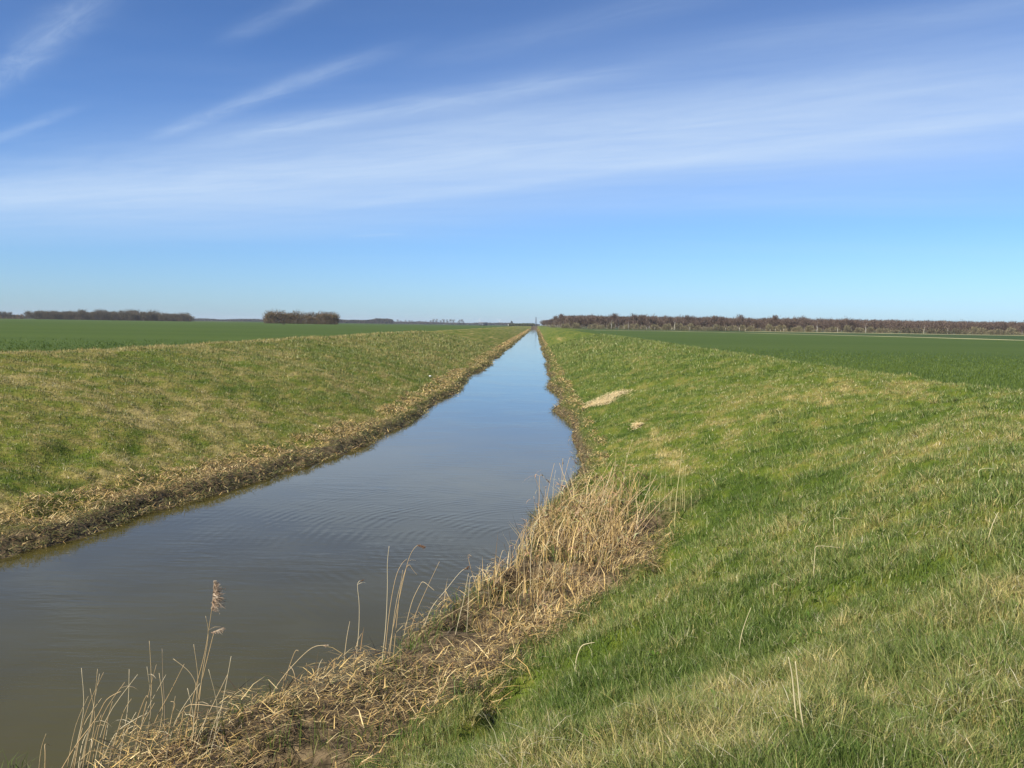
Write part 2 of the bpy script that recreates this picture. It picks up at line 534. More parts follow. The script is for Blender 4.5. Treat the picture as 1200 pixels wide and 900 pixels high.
# near and middle turf
x, y, d = scatter_polar(1500000, 2.0, 170, -40, 39)
pre = (x < 13.7) & (x > -62) & ~((x > -5.6) & (x < 1.0) & (y > 36)) & ~((x < -5.5) & (x > -8) & (y < 14))
x, y, d = x[pre], y[pre], d[pre]
dR, dL = shore_d(x, y)
gE = sdist(G_EDGE, x, y)
ok = ((dR > .35) & (x < 13.6) & ((gE > -.35 + (fbm(x * 1.3, y * 1.3, 71, 3) - .5) * .8) | (y > 19) | (rng.uniform(size=len(x)) < .05))) | ((dL > .6) & (dL < 17.7))
ok &= ~((dL > 0) & (dL < .6 + 1.4 * fbm(x * .8, y * .8, 72, 3)) & (y < 50) & (rng.uniform(size=len(x)) < .8))
x, y, d, dR, dL = x[ok], y[ok], d[ok], dR[ok], dL[ok]
print("turf blades", len(x))
z = height(x, y) - .01
dr = dryness(x, y)
hmul = .7 + .8 * fbm(x * 1.1, y * 1.1, 55, 3)
pxs = d / 857.0
hgt = np.maximum(rng.uniform(.045, .13, len(x)) * hmul, pxs * rng.uniform(1.5, 3.2, len(x))); hgt = np.minimum(hgt, .35)
wid = np.maximum(rng.uniform(.0025, .005, len(x)), pxs * .62)
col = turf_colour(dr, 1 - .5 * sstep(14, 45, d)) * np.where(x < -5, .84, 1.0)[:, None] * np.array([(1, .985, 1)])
nr = d < 14
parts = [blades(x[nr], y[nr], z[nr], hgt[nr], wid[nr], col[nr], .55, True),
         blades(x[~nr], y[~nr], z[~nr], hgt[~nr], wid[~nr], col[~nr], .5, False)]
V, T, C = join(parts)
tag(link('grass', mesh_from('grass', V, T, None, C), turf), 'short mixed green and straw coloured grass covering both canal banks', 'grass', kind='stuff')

# long wind-combed grass on the near slope and along its foot
x, y, d = scatter_polar(60000, 3.0, 30, -30, 42)
dR, dL = shore_d(x, y); gE = sdist(G_EDGE, x, y)
pn = fbm(x * .9, y * .9, 91, 3)
foot = np.exp(-((gE - .8) / 1.6) ** 2)
ok = (dR > .3) & (x < 12) & (gE > -.15) & (rng.uniform(size=len(x)) < foot * .9 + (pn > .60) * .30)
x, y, d = x[ok], y[ok], d[ok]
z = height(x, y) - .01
V, T, C = blades(x, y, z, rng.uniform(.14, .30, len(x)), np.maximum(rng.uniform(.003, .006, len(x)), d / 857 * .55), turf_colour(dryness(x, y) * .8), .5, True, az=rng.normal(2.6, .8, len(x)))
tag(link('long_grass', mesh_from('long_grass', V, T, None, C), turf), 'longer bent green grass on the steep near slope above the reeds', 'grass', kind='stuff')

# thatch of dead blades lying flat
x, y, d = scatter_polar(90000, 2.2, 40, -44, 42)
dR, dL = shore_d(x, y); gE = sdist(G_EDGE, x, y)
dr = dryness(x, y)
ok = (((dR > .4) & (gE > 0) & (x < 13)) | ((dR > .4) & (y > 19) & (x < 13)) | ((dL > 1) & (dL < 17))) & (rng.uniform(size=len(x)) < np.clip(dr * 1.8 - .45, .04, 1))
x, y, d = x[ok], y[ok], d[ok]
z = height(x, y) + rng.uniform(.01, .06, len(x))
straw = np.array([(.55, .47, .27), (.42, .34, .18), (.62, .56, .38)])[rng.integers(0, 3, len(x))] * rng.uniform(.7, 1.1, len(x))[:, None]
V, T, C = blades(x, y, z, rng.uniform(.06, .17, len(x)), np.maximum(rng.uniform(.002, .0045, len(x)), d / 857 * .5), straw, .3, True, tilt0=rng.uniform(.9, 1.6, len(x)))
tag(link('dead_grass', mesh_from('dead_grass', V, T, None, C), leafy('dead_blades', .2, .7, .2)), 'bleached dead grass lying flat among the green turf', 'grass', kind='stuff')

# tussocks: tight clumps of longer blades leaning outwards
cx = []; cy = []
for _ in range(900):
    a_ = math.radians(random.uniform(-32, 38)); dd_ = 3.2 * (34 / 3.2) ** random.random()
    cx.append(dd_ * math.sin(a_)); cy.append(dd_ * math.cos(a_))
cx = np.array(cx); cy = np.array(cy)
sel = (sdist(G_EDGE, cx, cy) > .2) & (cx < 12) & (fbm(cx * .7, cy * .7, 191, 2) > .47)
cx, cy = cx[sel], cy[sel]; m_ = 55
ang = rng.uniform(0, 6.283, (len(cx), m_)); rad = rng.uniform(.0, .085, (len(cx), m_)); size = rng.uniform(.6, 1.25, (len(cx), 1))
tx = (cx[:, None] + np.cos(ang) * rad).ravel(); ty = (cy[:, None] + np.sin(ang) * rad).ravel()
tl = (rng.uniform(.10, .24, (len(cx), m_)) * size).ravel(); tt = (.15 + rad * 8 + rng.uniform(0, .35, rad.shape)).ravel()
tdry = np.repeat(np.clip(dryness(cx, cy) + rng.normal(.12, .16, len(cx)), 0, 1), m_)
V, T, C = blades(tx, ty, height(tx, ty) - .01, tl, np.maximum(rng.uniform(.003, .0055, len(tx)), np.hypot(tx, ty) / 857 * .5), turf_colour(tdry, .7), .3, True, az=ang.ravel(), tilt0=tt)
tag(link('tussocks', mesh_from('tussocks', V, T, None, C), turf), 'denser tufts of longer grass standing up out of the near turf', 'grass', kind='stuff')

# broadleaf weeds in the near turf
wb = MB()
for _ in range(300):
    a_ = math.radians(random.uniform(-28, 38)); dd_ = 3 * (16 / 3) ** random.random()
    X_, Y_ = dd_ * math.sin(a_), dd_ * math.cos(a_)
    if float(sdist(G_EDGE, np.array([X_]), np.array([Y_]))[0]) < .3 or X_ > 12: continue
    Z_ = float(height(np.array([X_]), np.array([Y_]))[0]); c_ = random.choice([(.10, .19, .025), (.13, .22, .035), (.085, .14, .03)])
    for k in range(random.randint(4, 9)):
        th = random.uniform(0, 6.283); L_ = random.uniform(.04, .10); wd = L_ * random.uniform(.25, .4)
        o_ = Vector((X_ + random.gauss(0, .02), Y_ + random.gauss(0, .02), Z_ + .02)); d_ = Vector((math.cos(th), math.sin(th), random.uniform(.3, 1.1))).normalized() * L_
        sdv = Vector((-math.sin(th), math.cos(th), 0)) * wd * .5; b_ = len(wb.v)
        wb.v += [o_, o_ + d_ * .5 + sdv, o_ + d_ + Vector((0, 0, -L_ * .25)), o_ + d_ * .5 - sdv]; wb.c += [c_] * 4; wb.q.append((b_, b_ + 1, b_ + 2, b_ + 3))
tag(link('weeds', wb.mesh('weeds'), turf), 'small broad leaved green weeds scattered through the near turf', 'weeds', kind='stuff')

# young wheat along the near edges of both fields
x, y, d = scatter_polar(420000, 18, 170, -42, 42)
ok = ((x > 13.7) & (y < 330)) | ((-sdist(L_SHORE, x, y) > 17.8) & (y < 400) & (x < 0))
ok &= rng.uniform(size=len(x)) < 1 - sstep(20, 85, d)
x, y, d = x[ok], y[ok], d[ok]
px_ = d / 857
big = fbm(x * .05, y * .12, 61, 3)
wc = np.array([(.095, .136, .022)]) * (rng.uniform(.9, 1.12, len(x)) * (.95 + .12 * big))[:, None]
V, T, C = blades(x, y, np.full(len(x), FIELD_Z), np.minimum(np.maximum(rng.uniform(.06, .13, len(x)), px_ * 1.1), .3), px_ * .6, wc, .25, False)
tag(link('wheat_crop', mesh_from('wheat_crop', V, T, None, C), turf), 'rows of young dark green wheat filling the flat fields', 'crop', kind='stuff')

# ------------------------------------------------------------------ reed litter
REED = np.array([(.80, .57, .22), (.64, .43, .15), (.90, .70, .34), (.34, .21, .09), (.50, .35, .15)])


def reedcol(n, dark=0.0):
    i = rng.integers(0, 5, n)
    c = REED[i] * rng.uniform(.65, 1.1, n)[:, None]
    k = rng.uniform(size=n) < dark
    c[k] = np.array([(.085, .058, .032)]) * rng.uniform(.6, 1.3, k.sum())[:, None]
    return c


straw_m = leafy('reed_straw', .15, .5, .35)
# near shelf: mat of fallen reeds
n = 90000
x = rng.uniform(-4.5, 4.6, n); y = rng.uniform(5, 21.5, n)
dR, dL = shore_d(x, y); gE = sdist(G_EDGE, x, y)
dens = fbm(x * .9, y * .9, 101, 3)
ok = (dR > .0) & (gE < .25) & (y < 21) & (rng.uniform(size=n) < np.clip((dens - .45) * 5.5, .05, 1) * np.where(height(x, y) < .03, .25, 1))
x, y = x[ok], y[ok]; dens = dens[ok]
mound = np.clip((dens - .42) * 1.7, 0, .38)
z = np.maximum(height(x, y), .0) + mound * rng.uniform(0, 1, len(x)) + .01
prefer = rng.normal(.55, .9, len(x)) + np.where(rng.uniform(size=len(x)) < .5, math.pi, 0)
V, T, C = blades(x, y, z, rng.uniform(.08, .42, len(x)), rng.uniform(.006, .014, len(x)), reedcol(len(x), .36), .3, True, az=prefer, tilt0=np.clip(rng.normal(1.35, .28, len(x)), .3, 1.75))
tag(link('fallen_reeds', mesh_from('fallen_reeds', V, T, None, C), straw_m), 'mat of broken straw coloured reeds lying along the near water edge', 'reeds', kind='stuff')
# green sedge and rush shoots among them
n = 30000
x = rng.uniform(-9, 4.6, n); y = rng.uniform(6, 24, n)
dR, dL = shore_d(x, y); gE = sdist(G_EDGE, x, y)
ok = (dR > -.05) & (gE < .4) & (x < 3.5) & (fbm(x * 1.1, y * 1.1, 111, 2) > .53)
x, y = x[ok], y[ok]
cc = np.array([(.085, .15, .022), (.12, .17, .035), (.20, .19, .06)])[rng.integers(0, 3, len(x))] * rng.uniform(.6, 1.2, len(x))[:, None]
V, T, C = blades(x, y, np.maximum(height(x, y), 0), rng.uniform(.16, .42, len(x)), rng.uniform(.006, .012, len(x)), cc, .5, True)
tag(link('sedge', mesh_from('sedge', V, T, None, C), turf), 'green sedge shoots growing through the fallen reeds', 'sedge', kind='stuff')


# water-edge litter along both banks
def edge_litter(name, label, side, n, y0, y1, wband, seed):
    t = rng.uniform(0, 1, n)
    y = y0 * (y1 / y0) ** t
    if side < 0: x = np.interp(y, [p[1] for p in L_SHORE[1:]], [p[0] for p in L_SHORE[1:]])
    else: x = np.interp(y, [p[1] for p in R_SHORE[1:]], [p[0] for p in R_SHORE[1:]])
    off = rng.uniform(-1.3, wband, n)
    x = x + side * off
    dR, dL = shore_d(x, y); dd = dL if side < 0 else dR
    wob = fbm(x * .8, y * .5, seed, 3)
    ok = (dd > -.18) & (dd < wband * (.45 + .9 * wob)) & (rng.uniform(size=n) < .35 + (wob > .45) * .65)
    x, y, dd = x[ok], y[ok], dd[ok]
    d = np.hypot(x, y); px_ = d / 857
    z = np.maximum(height(x, y), 0) + .02 + rng.uniform(0, .12, len(x))
    c = reedcol(len(x), .22)
    gsel = (rng.uniform(size=len(x)) < .62 * (1 - sstep(.35, .8, dd)) + .08)
    c[gsel] = np.array([(.15, .155, .045)]) * rng.uniform(.5, 1.3, gsel.sum())[:, None]
    V, T, C = blades(x, y, z, np.maximum(rng.uniform(.08, .30, len(x)), px_ * 1.1), np.maximum(rng.uniform(.008, .020, len(x)), px_ * .6), c, .3, True, tilt0=rng.uniform(.9, 1.65, len(x)))
    tag(link(name, mesh_from(name, V, T, None, C), straw_m), label, 'reed litter', kind='stuff')


edge_litter('reed_litter', 'brown and tan dead reed litter along the left bank waterline', -1, 130000, 12, 900, 2.1, 131)
edge_litter('reed_litter', 'brown and olive dead weed along the right bank waterline', 1, 60000, 20, 900, 1.15, 141)

# ------------------------------------------------------------------ reed stems as things
stem_m = leafy('reed_stem', .08, .45, .4)
head_m = leafy('reed_head', .3, .8, .1)


def ground_z(x, y):
    return float(height(np.array([x]), np.array([y]))[0])


def stem_mesh(pts, r0, col):
    m = MB()
    P = [Vector(p) for p in pts]
    # smooth the chain
    Q = []
    for i in range(len(P) - 1):
        p0 = P[max(i - 1, 0)]; p1 = P[i]; p2 = P[i + 1]; p3 = P[min(i + 2, len(P) - 1)]
        for k in range(4):
            t = k / 4
            Q.append(.5 * ((2 * p1) + (-p0 + p2) * t + (2 * p0 - 5 * p1 + 4 * p2 - p3) * t * t + (-p0 + 3 * p1 - 3 * p2 + p3) * t ** 3))
    Q.append(P[-1])
    m.tube(Q, [r0 * (1 - .6 * i / len(Q)) for i in range(len(Q))], 5, col)
    return m, Q


def leaf_on(m, p, az, L, w, col, droop=.5):
    d = Vector((math.cos(az), math.sin(az), .35)); b = len(m.v)
    s = Vector((-math.sin(az), math.cos(az), 0)) * w * .5
    q = Vector(p); pts = []
    for k in range(4):
        pts.append(q.copy()); q = q + d * L / 3; d = (d + Vector((0, 0, -droop))).normalized()
    for k, q in enumerate(pts):
        f = (1, .9, .6, .05)[k]
        m.v += [q - s * f, q + s * f]; m.c += [col] * 2
    for k in range(3):
        m.q.append((b + 2 * k, b + 2 * k + 1, b + 2 * k + 3, b + 2 * k + 2))


def head_mesh(p, axis, L, n, spread, side, dark=False):
    """drooping one-sided plume of fine slivers"""
    m = MB(); axis = Vector(axis).normalized()
    for i in range(n):
        t = random.random()
        base = Vector(p) + axis * L * t * .85
        out = Vector((side * random.uniform(.1, 1), random.uniform(-.6, .6), random.uniform(-.5, .5))).normalized()
        wdt = spread * math.sin(math.pi * (.15 + .8 * t)) * random.uniform(.4, 1)
        d = (axis * .5 + out).normalized() * wdt + Vector((0, 0, -wdt * .25))
        c = (.20, .12, .075) if dark else random.choice([(.50, .38, .27), (.40, .28, .19), (.60, .50, .38)])
        m.sliver(base, d, random.uniform(.008, .016), c)
        for _ in range(2):
            q = base + d * random.uniform(.3, 1)
            m.sliver(q, Vector((random.uniform(-1, 1), random.uniform(-1, 1), random.uniform(-1, .4))) * .022, .006, c)
    return m


def reed(px, label, head=None, tint=None, r=.0055, base_z=.12, leaf=0):
    """one traced reed: picture points from base to tip, stood at the depth of its foot"""
    foot = at_height(px[0][0], px[0][1], base_z)
    Y = foot.y
    pts = []
    bend = random.uniform(-.25, .25)
    for i, (a, b) in enumerate(px):
        p = at_depth(a, b, Y)
        k = i / (len(px) - 1)
        q = at_depth(a, b, Y + bend * k)
        pts.append(q if i else Vector(foot) + Vector((0, 0, -.15)))
    if len(pts) == 2: pts.insert(1, (pts[0] + pts[1]) / 2 + Vector((random.uniform(-.02, .02), 0, 0)))
    org = Vector(foot)
    pts = [p - org for p in pts]
    root = empty('reed', org)
    tag(root, label, 'reed', 'dry reeds standing at the near water edge')
    c = tint or random.choice([(.60, .47, .27), (.52, .38, .20), (.66, .56, .36)])
    m, Q = stem_mesh(pts, r, c)
    link('stem', m.mesh('stem', True), stem_m, root)
    if leaf:
        for _ in range(leaf):
            lm = MB(); k = random.randint(len(Q) // 3, len(Q) - 2)
            leaf_on(lm, Q[k], random.uniform(-.6, .6) if random.random() < .6 else random.uniform(2.5, 3.7), random.uniform(.12, .25), .011, c)
            link('leaf', lm.mesh('leaf'), stem_m, root)
    if head:
        L, nn, sp, side, dk = head
        ax = (Q[-1] - Q[-3])
        hm = head_mesh(Q[-1] - ax.normalized() * L * .5, ax, L, nn, sp, side, dk)
        link('seed_head', hm.mesh('seed_head'), head_m, root)
    return root


# the clump in the bottom left corner
reed([(208, 893), (226, 820), (240, 765), (248, 715), (250, 695)], 'tallest reed with the big fluffy seed head, left foreground clump', (.40, 300, .17, 1, False), leaf=1)
reed([(216, 893), (233, 815), (246, 760), (251, 742), (256, 738)], 'reed with a small drooping seed head just below the big plume', (.17, 60, .07, 1, False))
reed([(224, 893), (236, 800), (244, 745), (241, 722)], 'slender headless reed crossing behind the big plumed reed')
reed([(170, 890), (177, 820), (177, 785), (175, 751)], 'straight upright reed, leftmost of the two tall bare ones left of the plume')
reed([(192, 872), (193, 830), (191, 795), (190, 760)], 'dark speckled straight reed beside the tall bare one', tint=(.30, .24, .16))
reed([(225, 850), (231, 815), (224, 790), (203, 772)], 'reed with its tip bent over to the left below the plume')
reed([(222, 870), (229, 830), (232, 795), (227, 755)], 'thin reed with a pointed tip bowing slightly right below the plume')
reed([(212, 898), (232, 862), (250, 825), (267, 790)], 'straight reed leaning right away from the plumed clump')
reed([(162, 885), (182, 845), (200, 810), (216, 778)], 'long reed leaning right with its tip in front of the bent one')
reed([(62, 903), (88, 875), (112, 843), (125, 820), (142, 810)], 'long reed arching up to the right at the far left of the clump', r=.007)
reed([(124, 892), (140, 850), (146, 832), (154, 819)], 'short reed leaning right beside the arching one')
reed([(140, 890), (158, 850), (170, 818), (174, 817)], 'short reed with a hooked tip between the arching and the straight reed')
reed([(112, 893), (134, 862), (155, 845), (174, 835)], 'low reed bent almost level in the left clump')
reed([(44, 905), (48, 880), (54, 860)], 'tiny lone reed nearest the bottom left corner')
reed([(52, 905), (53, 885), (53, 872), (60, 874)], 'tiny lone reed with a dried leaf in the bottom left corner')
reed([(190, 893), (200, 845), (205, 825), (200, 822)], 'low bent reed stub left of the plumed stem')
reed([(196, 895), (212, 850), (222, 826), (275, 832)], 'reed broken over level to the right at knee height')
reed([(100, 898), (108, 870), (104, 868)], 'short cut stub of reed low in the left clump')
reed([(138, 893), (146, 860), (160, 850)], 'short forked stub in the left clump')
for k in range(44):
    a = random.uniform(70, 255); b = random.uniform(880, 902); hgt_ = random.choice([random.uniform(20, 70), random.uniform(50, 115)])
    reed([(a, b), (a + hgt_ * .15, b - hgt_ * .5), (a + hgt_ * random.uniform(.05, .5), b - hgt_)], 'short dry reed stem in the crowded left foreground clump', r=random.uniform(.004, .006), leaf=int(random.random() < .3))
# right of it
reed([(300, 832), (325, 803), (345, 778), (366, 759), (383, 756)], 'long reed reaching right over the water with a thin brown tip', (.10, 14, .03, 1, False))
reed([(318, 832), (333, 800), (345, 765), (350, 763)], 'hooked reed beneath the one reaching over the water')
reed([(352, 818), (345, 790), (339, 780)], 'short reed leaning left beside the hooked one')
reed([(361, 817), (361, 795), (359, 777)], 'short upright reed at the edge of the litter mound')
reed([(330, 828), (348, 818), (366, 805)], 'low reed leaning right over the litter mound')
reed([(370, 788), (374, 780), (378, 772)], 'tiny reed tip poking out of the water')
reed([(332, 826), (332, 806), (333, 792)], 'small upright reed behind the litter mound')
# the middle clump
reed([(447, 770), (452, 735), (454, 690), (454, 660), (456, 640)], 'tall straight bare reed, leftmost of the middle clump', r=.0065)
reed([(452, 770), (464, 720), (475, 670), (481, 650), (488, 640), (494, 640)], 'tall middle clump reed with a brown drooping tuft', (.14, 70, .08, 1, True), leaf=1)
reed([(450, 768), (456, 720), (463, 680), (470, 662), (477, 655)], 'curved reed between the straight and the tufted one')
reed([(460, 770), (468, 700), (474, 672), (479, 662), (484, 668), (489, 674)], 'reed with a looped over tip in the middle clump')
reed([(455, 772), (463, 715), (470, 682), (472, 668)], 'slender reed crossing inside the middle clump')
reed([(477, 742), (487, 720), (500, 690), (515, 658)], 'straight reed leaning right out of the middle clump')
reed([(472, 740), (482, 708), (492, 686), (496, 682), (502, 686), (509, 692)], 'reed bent over at the tip below the leaning one')
reed([(492, 738), (505, 714), (522, 692), (538, 672), (547, 665)], 'long reed leaning far right with a tufted tip', (.12, 40, .06, 1, True))
reed([(505, 740), (515, 728), (530, 718), (548, 708)], 'low reed leaning right across the litter')
reed([(528, 757), (538, 725), (544, 700), (549, 672)], 'upright reed right of the long leaning one')
reed([(546, 750), (549, 705), (550, 685), (552, 676), (557, 676), (556, 682)], 'reed with a tightly curled pale tip')
reed([(558, 700), (559, 684), (563, 670), (570, 668), (576, 669)], 'short arched reed beside the curled one')
reed([(577, 692), (583, 668), (588, 648), (591, 645), (595, 649)], 'upright reed with a small hooked tip')
reed([(415, 778), (420, 745), (421, 710), (419, 685), (424, 680)], 'lone reed standing in open water with a ragged tip', (.05, 20, .035, 1, True), base_z=-.02, leaf=1)
reed([(402, 774), (406, 750), (410, 728)], 'short lone reed standing in open water left of the ragged one', base_z=-.02)
reed([(413, 775), (418, 755), (424, 742)], 'stub of reed at the foot of the ragged one', base_z=-.02)
# near corner of the reed bed
reed([(622, 690), (622, 650), (626, 620), (632, 607), (640, 605)], 'reed with a brown level tuft over the water', (.13, 45, .05, 1, True))
reed([(628, 695), (634, 655), (644, 630), (652, 608)], 'thin reed leaning right beside the level tuft')
reed([(614, 690), (614, 655), (611, 625)], 'bare reed left of the level tuft')
reed([(604, 690), (606, 662), (603, 640)], 'leftmost bare reed of the reed bed')
reed([(648, 604), (648, 575), (651, 551)], 'single thin reed far out in the open water', base_z=-.02)
reed([(671, 600), (670, 570), (669, 548)], 'single thin reed at the dark bend of the shore', base_z=.0)
reed([(706, 610), (707, 575), (707, 540), (711, 535)], 'green reed with a dark plume above the reed bed', (.16, 60, .05, 1, True), tint=(.36, .36, .15), base_z=.3)
reed([(790, 616), (793, 580), (797, 550), (799, 528)], 'tallest pale stem right of the reed bed', tint=(.55, .50, .24), base_z=.6, r=.011)
reed([(763, 612), (761, 585), (762, 560), (764, 545)], 'slim pale stem left of the tallest one', tint=(.50, .46, .22), base_z=.5, r=.006)
for a, b, c_ in ((773, 612, 556), (780, 612, 553), (784, 612, 572), (786, 614, 570), (797, 614, 560), (803, 616, 548), (811, 618, 564), (818, 616, 575), (822, 622, 592), (748, 606, 565), (744, 605, 580), (752, 606, 578), (727, 600, 568), (735, 600, 575), (800, 612, 545), (838, 603, 562)):
    reed([(a, b), (a + random.uniform(-1, 2), (b + c_) / 2), (a + random.uniform(-1, 3), c_)], 'thin pale stem in the sparse row at the right end of the reed bed', tint=(.50, .45, .21), base_z=.55, r=random.uniform(.004, .006))

# the dense reed bed: copies of eight source reeds
protos = []
for k in range(8):
    root = empty('reed', (0, 0, -50))
    tag(root, 'straw coloured reed packed among many others in the dense reed bed', 'reed', 'reeds of the dense reed bed')
    hh = random.uniform(1.1, 1.7); lx = random.uniform(-.1, .45); ly = random.uniform(-.2, .2)
    pts = [Vector((lx * t * t * hh, ly * t * hh, hh * t)) for t in (0, .33, .66, 1)]
    if k % 3 == 1: pts.append(pts[-1] + Vector((.14, 0, -.05)))
    c = [(.60, .42, .20), (.52, .36, .17), (.64, .50, .28)][k % 3]
    m, Q = stem_mesh(pts, .008, c)
    link('stem', m.mesh('stem', True), stem_m, root)
    lm = MB()
    for _ in range(5):
        leaf_on(lm, Q[random.randint(3, len(Q) - 2)], random.uniform(0, 6.28), random.uniform(.2, .4), .018, tuple(v * random.uniform(.7, 1.1) for v in c), .35)
    link('leaves', lm.mesh('leaves'), stem_m, root)
    if k in (1, 4):
        hm = head_mesh(Q[-1], Q[-1] - Q[-4], .16, 45, .06, 1, True)
        link('seed_head', hm.mesh('seed_head'), head_m, root)
    protos.append(root)


def bed_spot(amax=805):
    while True:
        a = random.uniform(560, amax); b = random.uniform(590, 770)
        # lower-left to upper-right wedge between shore and grass
        p = at_height(a, b, .25)
        arr = (np.array([p.x]), np.array([p.y]))
        dR = float(shore_d(*arr)[0][0]); gE = float(sdist(G_EDGE, *arr)[0])
        if dR > .0 and gE < -.1 and 12.5 < p.y < 23:
            w = .25 + .75 * math.exp(-((a - 690) / 45) ** 2 - ((b - 640) / 60) ** 2)
            if random.random() < w: return p


used = set()
for i in range(210):
    p = bed_spot(742 if i % 6 else 790); k = i % 8
    if i < 8: o = protos[k]
    else: o = copy_tree(protos[k])
    o.location = (p.x, p.y, max(ground_z(p.x, p.y), 0) - .05)
    s = random.uniform(.6, 1.0) * (1.0 if p.y > 16.5 else .6); o.scale = (s, s, s)
    o.rotation_euler = (random.gauss(0, .2), random.gauss(.2, .3), random.gauss(0, .7))
# the rest of the stems of the bed, past counting
x = []; y = []
while len(x) < 1900:
    p = bed_spot(750); x.append(p.x); y.append(p.y)
x = np.array(x); y = np.array(y); n = len(x)
V, T, C = blades(x, y, np.maximum(height(x, y), 0), rng.uniform(.2, 1.0, n) * np.where(y > 16.5, 1, .6), rng.uniform(.008, .018, n), reedcol(n, .32), .38, True)
tag(link('reed_stems', mesh_from('reed_stems', V, T, None, C), straw_m), 'mass of straw coloured broken stems filling the reed bed', 'reeds', kind='stuff')

# ------------------------------------------------------------------ dead stalks on the near slope
def stalk(pts_px, z, label, name='dead_stalk', r=.004, col=(.60, .52, .30)):
    foot = at_height(pts_px[0][0], pts_px[0][1], z)
    zz = ground_z(foot.x, foot.y)
    for _ in range(6):
        foot = at_height(pts_px[0][0], pts_px[0][1], zz); zz = ground_z(foot.x, foot.y)
    pts = [at_depth(a, b, foot.y) - foot for a, b in pts_px]
    m, Q = stem_mesh(pts, r, col)
    o = link(name, m.mesh(name, True), stem_m, None, foot)
    tag(o, label, 'dead stalk')


stalk([(676, 792), (675, 775), (681, 758), (690, 754), (697, 753)], 1.5, 'curved bleached stalk hooked over on the near slope above the reeds', r=.007)
stalk([(953, 680), (955, 650), (958, 640), (985, 642)], 2.8, 'broken stalk bent level at the top, middle of the near slope')
stalk([(978, 628), (977, 612), (980, 607), (1000, 608)], 3.0, 'small stalk folded over at the top, above the broken one')
stalk([(1148, 560), (1147, 552), (1153, 549), (1165, 549)], 3.3, 'short pale stalk folded to the right near the right edge')
stalk([(1157, 635), (1163, 615), (1170, 600)], 3.3, 'thin straight stalk leaning right near the right edge')
stalk([(935, 860), (931, 820), (928, 790), (924, 770)], 2.6, 'tall straight bleached stalk in the dry patch at the bottom')
stalk([(945, 870), (938, 830), (935, 800), (932, 775)], 2.6, 'second bleached stalk right of the tall one in the dry patch')
stalk([(850, 862), (862, 840), (870, 826)], 2.4, 'grey twig leaning right in the dry patch at the bottom', col=(.35, .30, .22))
stalk([(865, 770), (870, 740), (880, 712)], 2.4, 'thin grass stalk leaning right on the green slope')
stalk([(907, 700), (906, 690), (907, 684), (916, 688)], 2.6, 'short hooked stalk between the dry tufts')

# patches of flattened bleached grass on the right bank
for i, (a, b, rx, ry, lab) in enumerate(((696, 471, .60, 1.2, 'lowest of the three joined pale straw patches on the right bank'),
                                        (708, 468, .60, 1.3, 'middle one of the three joined pale straw patches'),
                                        (722, 463, .70, 1.7, 'highest and largest of the joined pale straw patches'),
                                        (746, 499, .22, .35, 'small pale straw patch lower down beside the brown path'))):
    p = at_height(a, b, 1.0)
    for _ in range(8): p = at_height(a, b, ground_z(p.x, p.y) + .03)
    n_ = 420 if i == 3 else 2600
    th = rng.uniform(0, 6.283, n_); rr = np.minimum(np.abs(rng.normal(0, .55, n_)), 1.3) * (.7 + .6 * vnoise(np.cos(th) * 2 + i * 5, np.sin(th) * 2, 9))
    bx = p.x + rx * rr * np.cos(th); by = p.y + ry * rr * np.sin(th)
    c_ = np.array([(.80, .64, .33), (.72, .55, .27), (.84, .70, .40)])[rng.integers(0, 3, n_)] * rng.uniform(.7, 1.1, n_)[:, None]
    V, T, C = blades(bx - p.x, by - p.y, height(bx, by) - p.z + rng.uniform(.03, .10, n_), rng.uniform(.10, .26, n_), rng.uniform(.018, .034, n_), c_, .3, True, az=rng.normal(.9, .7, n_), tilt0=rng.uniform(1.15, 1.5, n_))
    tag(link('straw_patch', mesh_from('straw_patch', V, T, None, C), straw_m, None, p), lab, 'dry grass')

# ------------------------------------------------------------------ trees
bark_birch = solid('birch_bark', (.42, .38, .34), .8, .5, 1.5)
bark_dark = solid('dark_bark', (.16, .125, .10), .9, .3, 1.5)


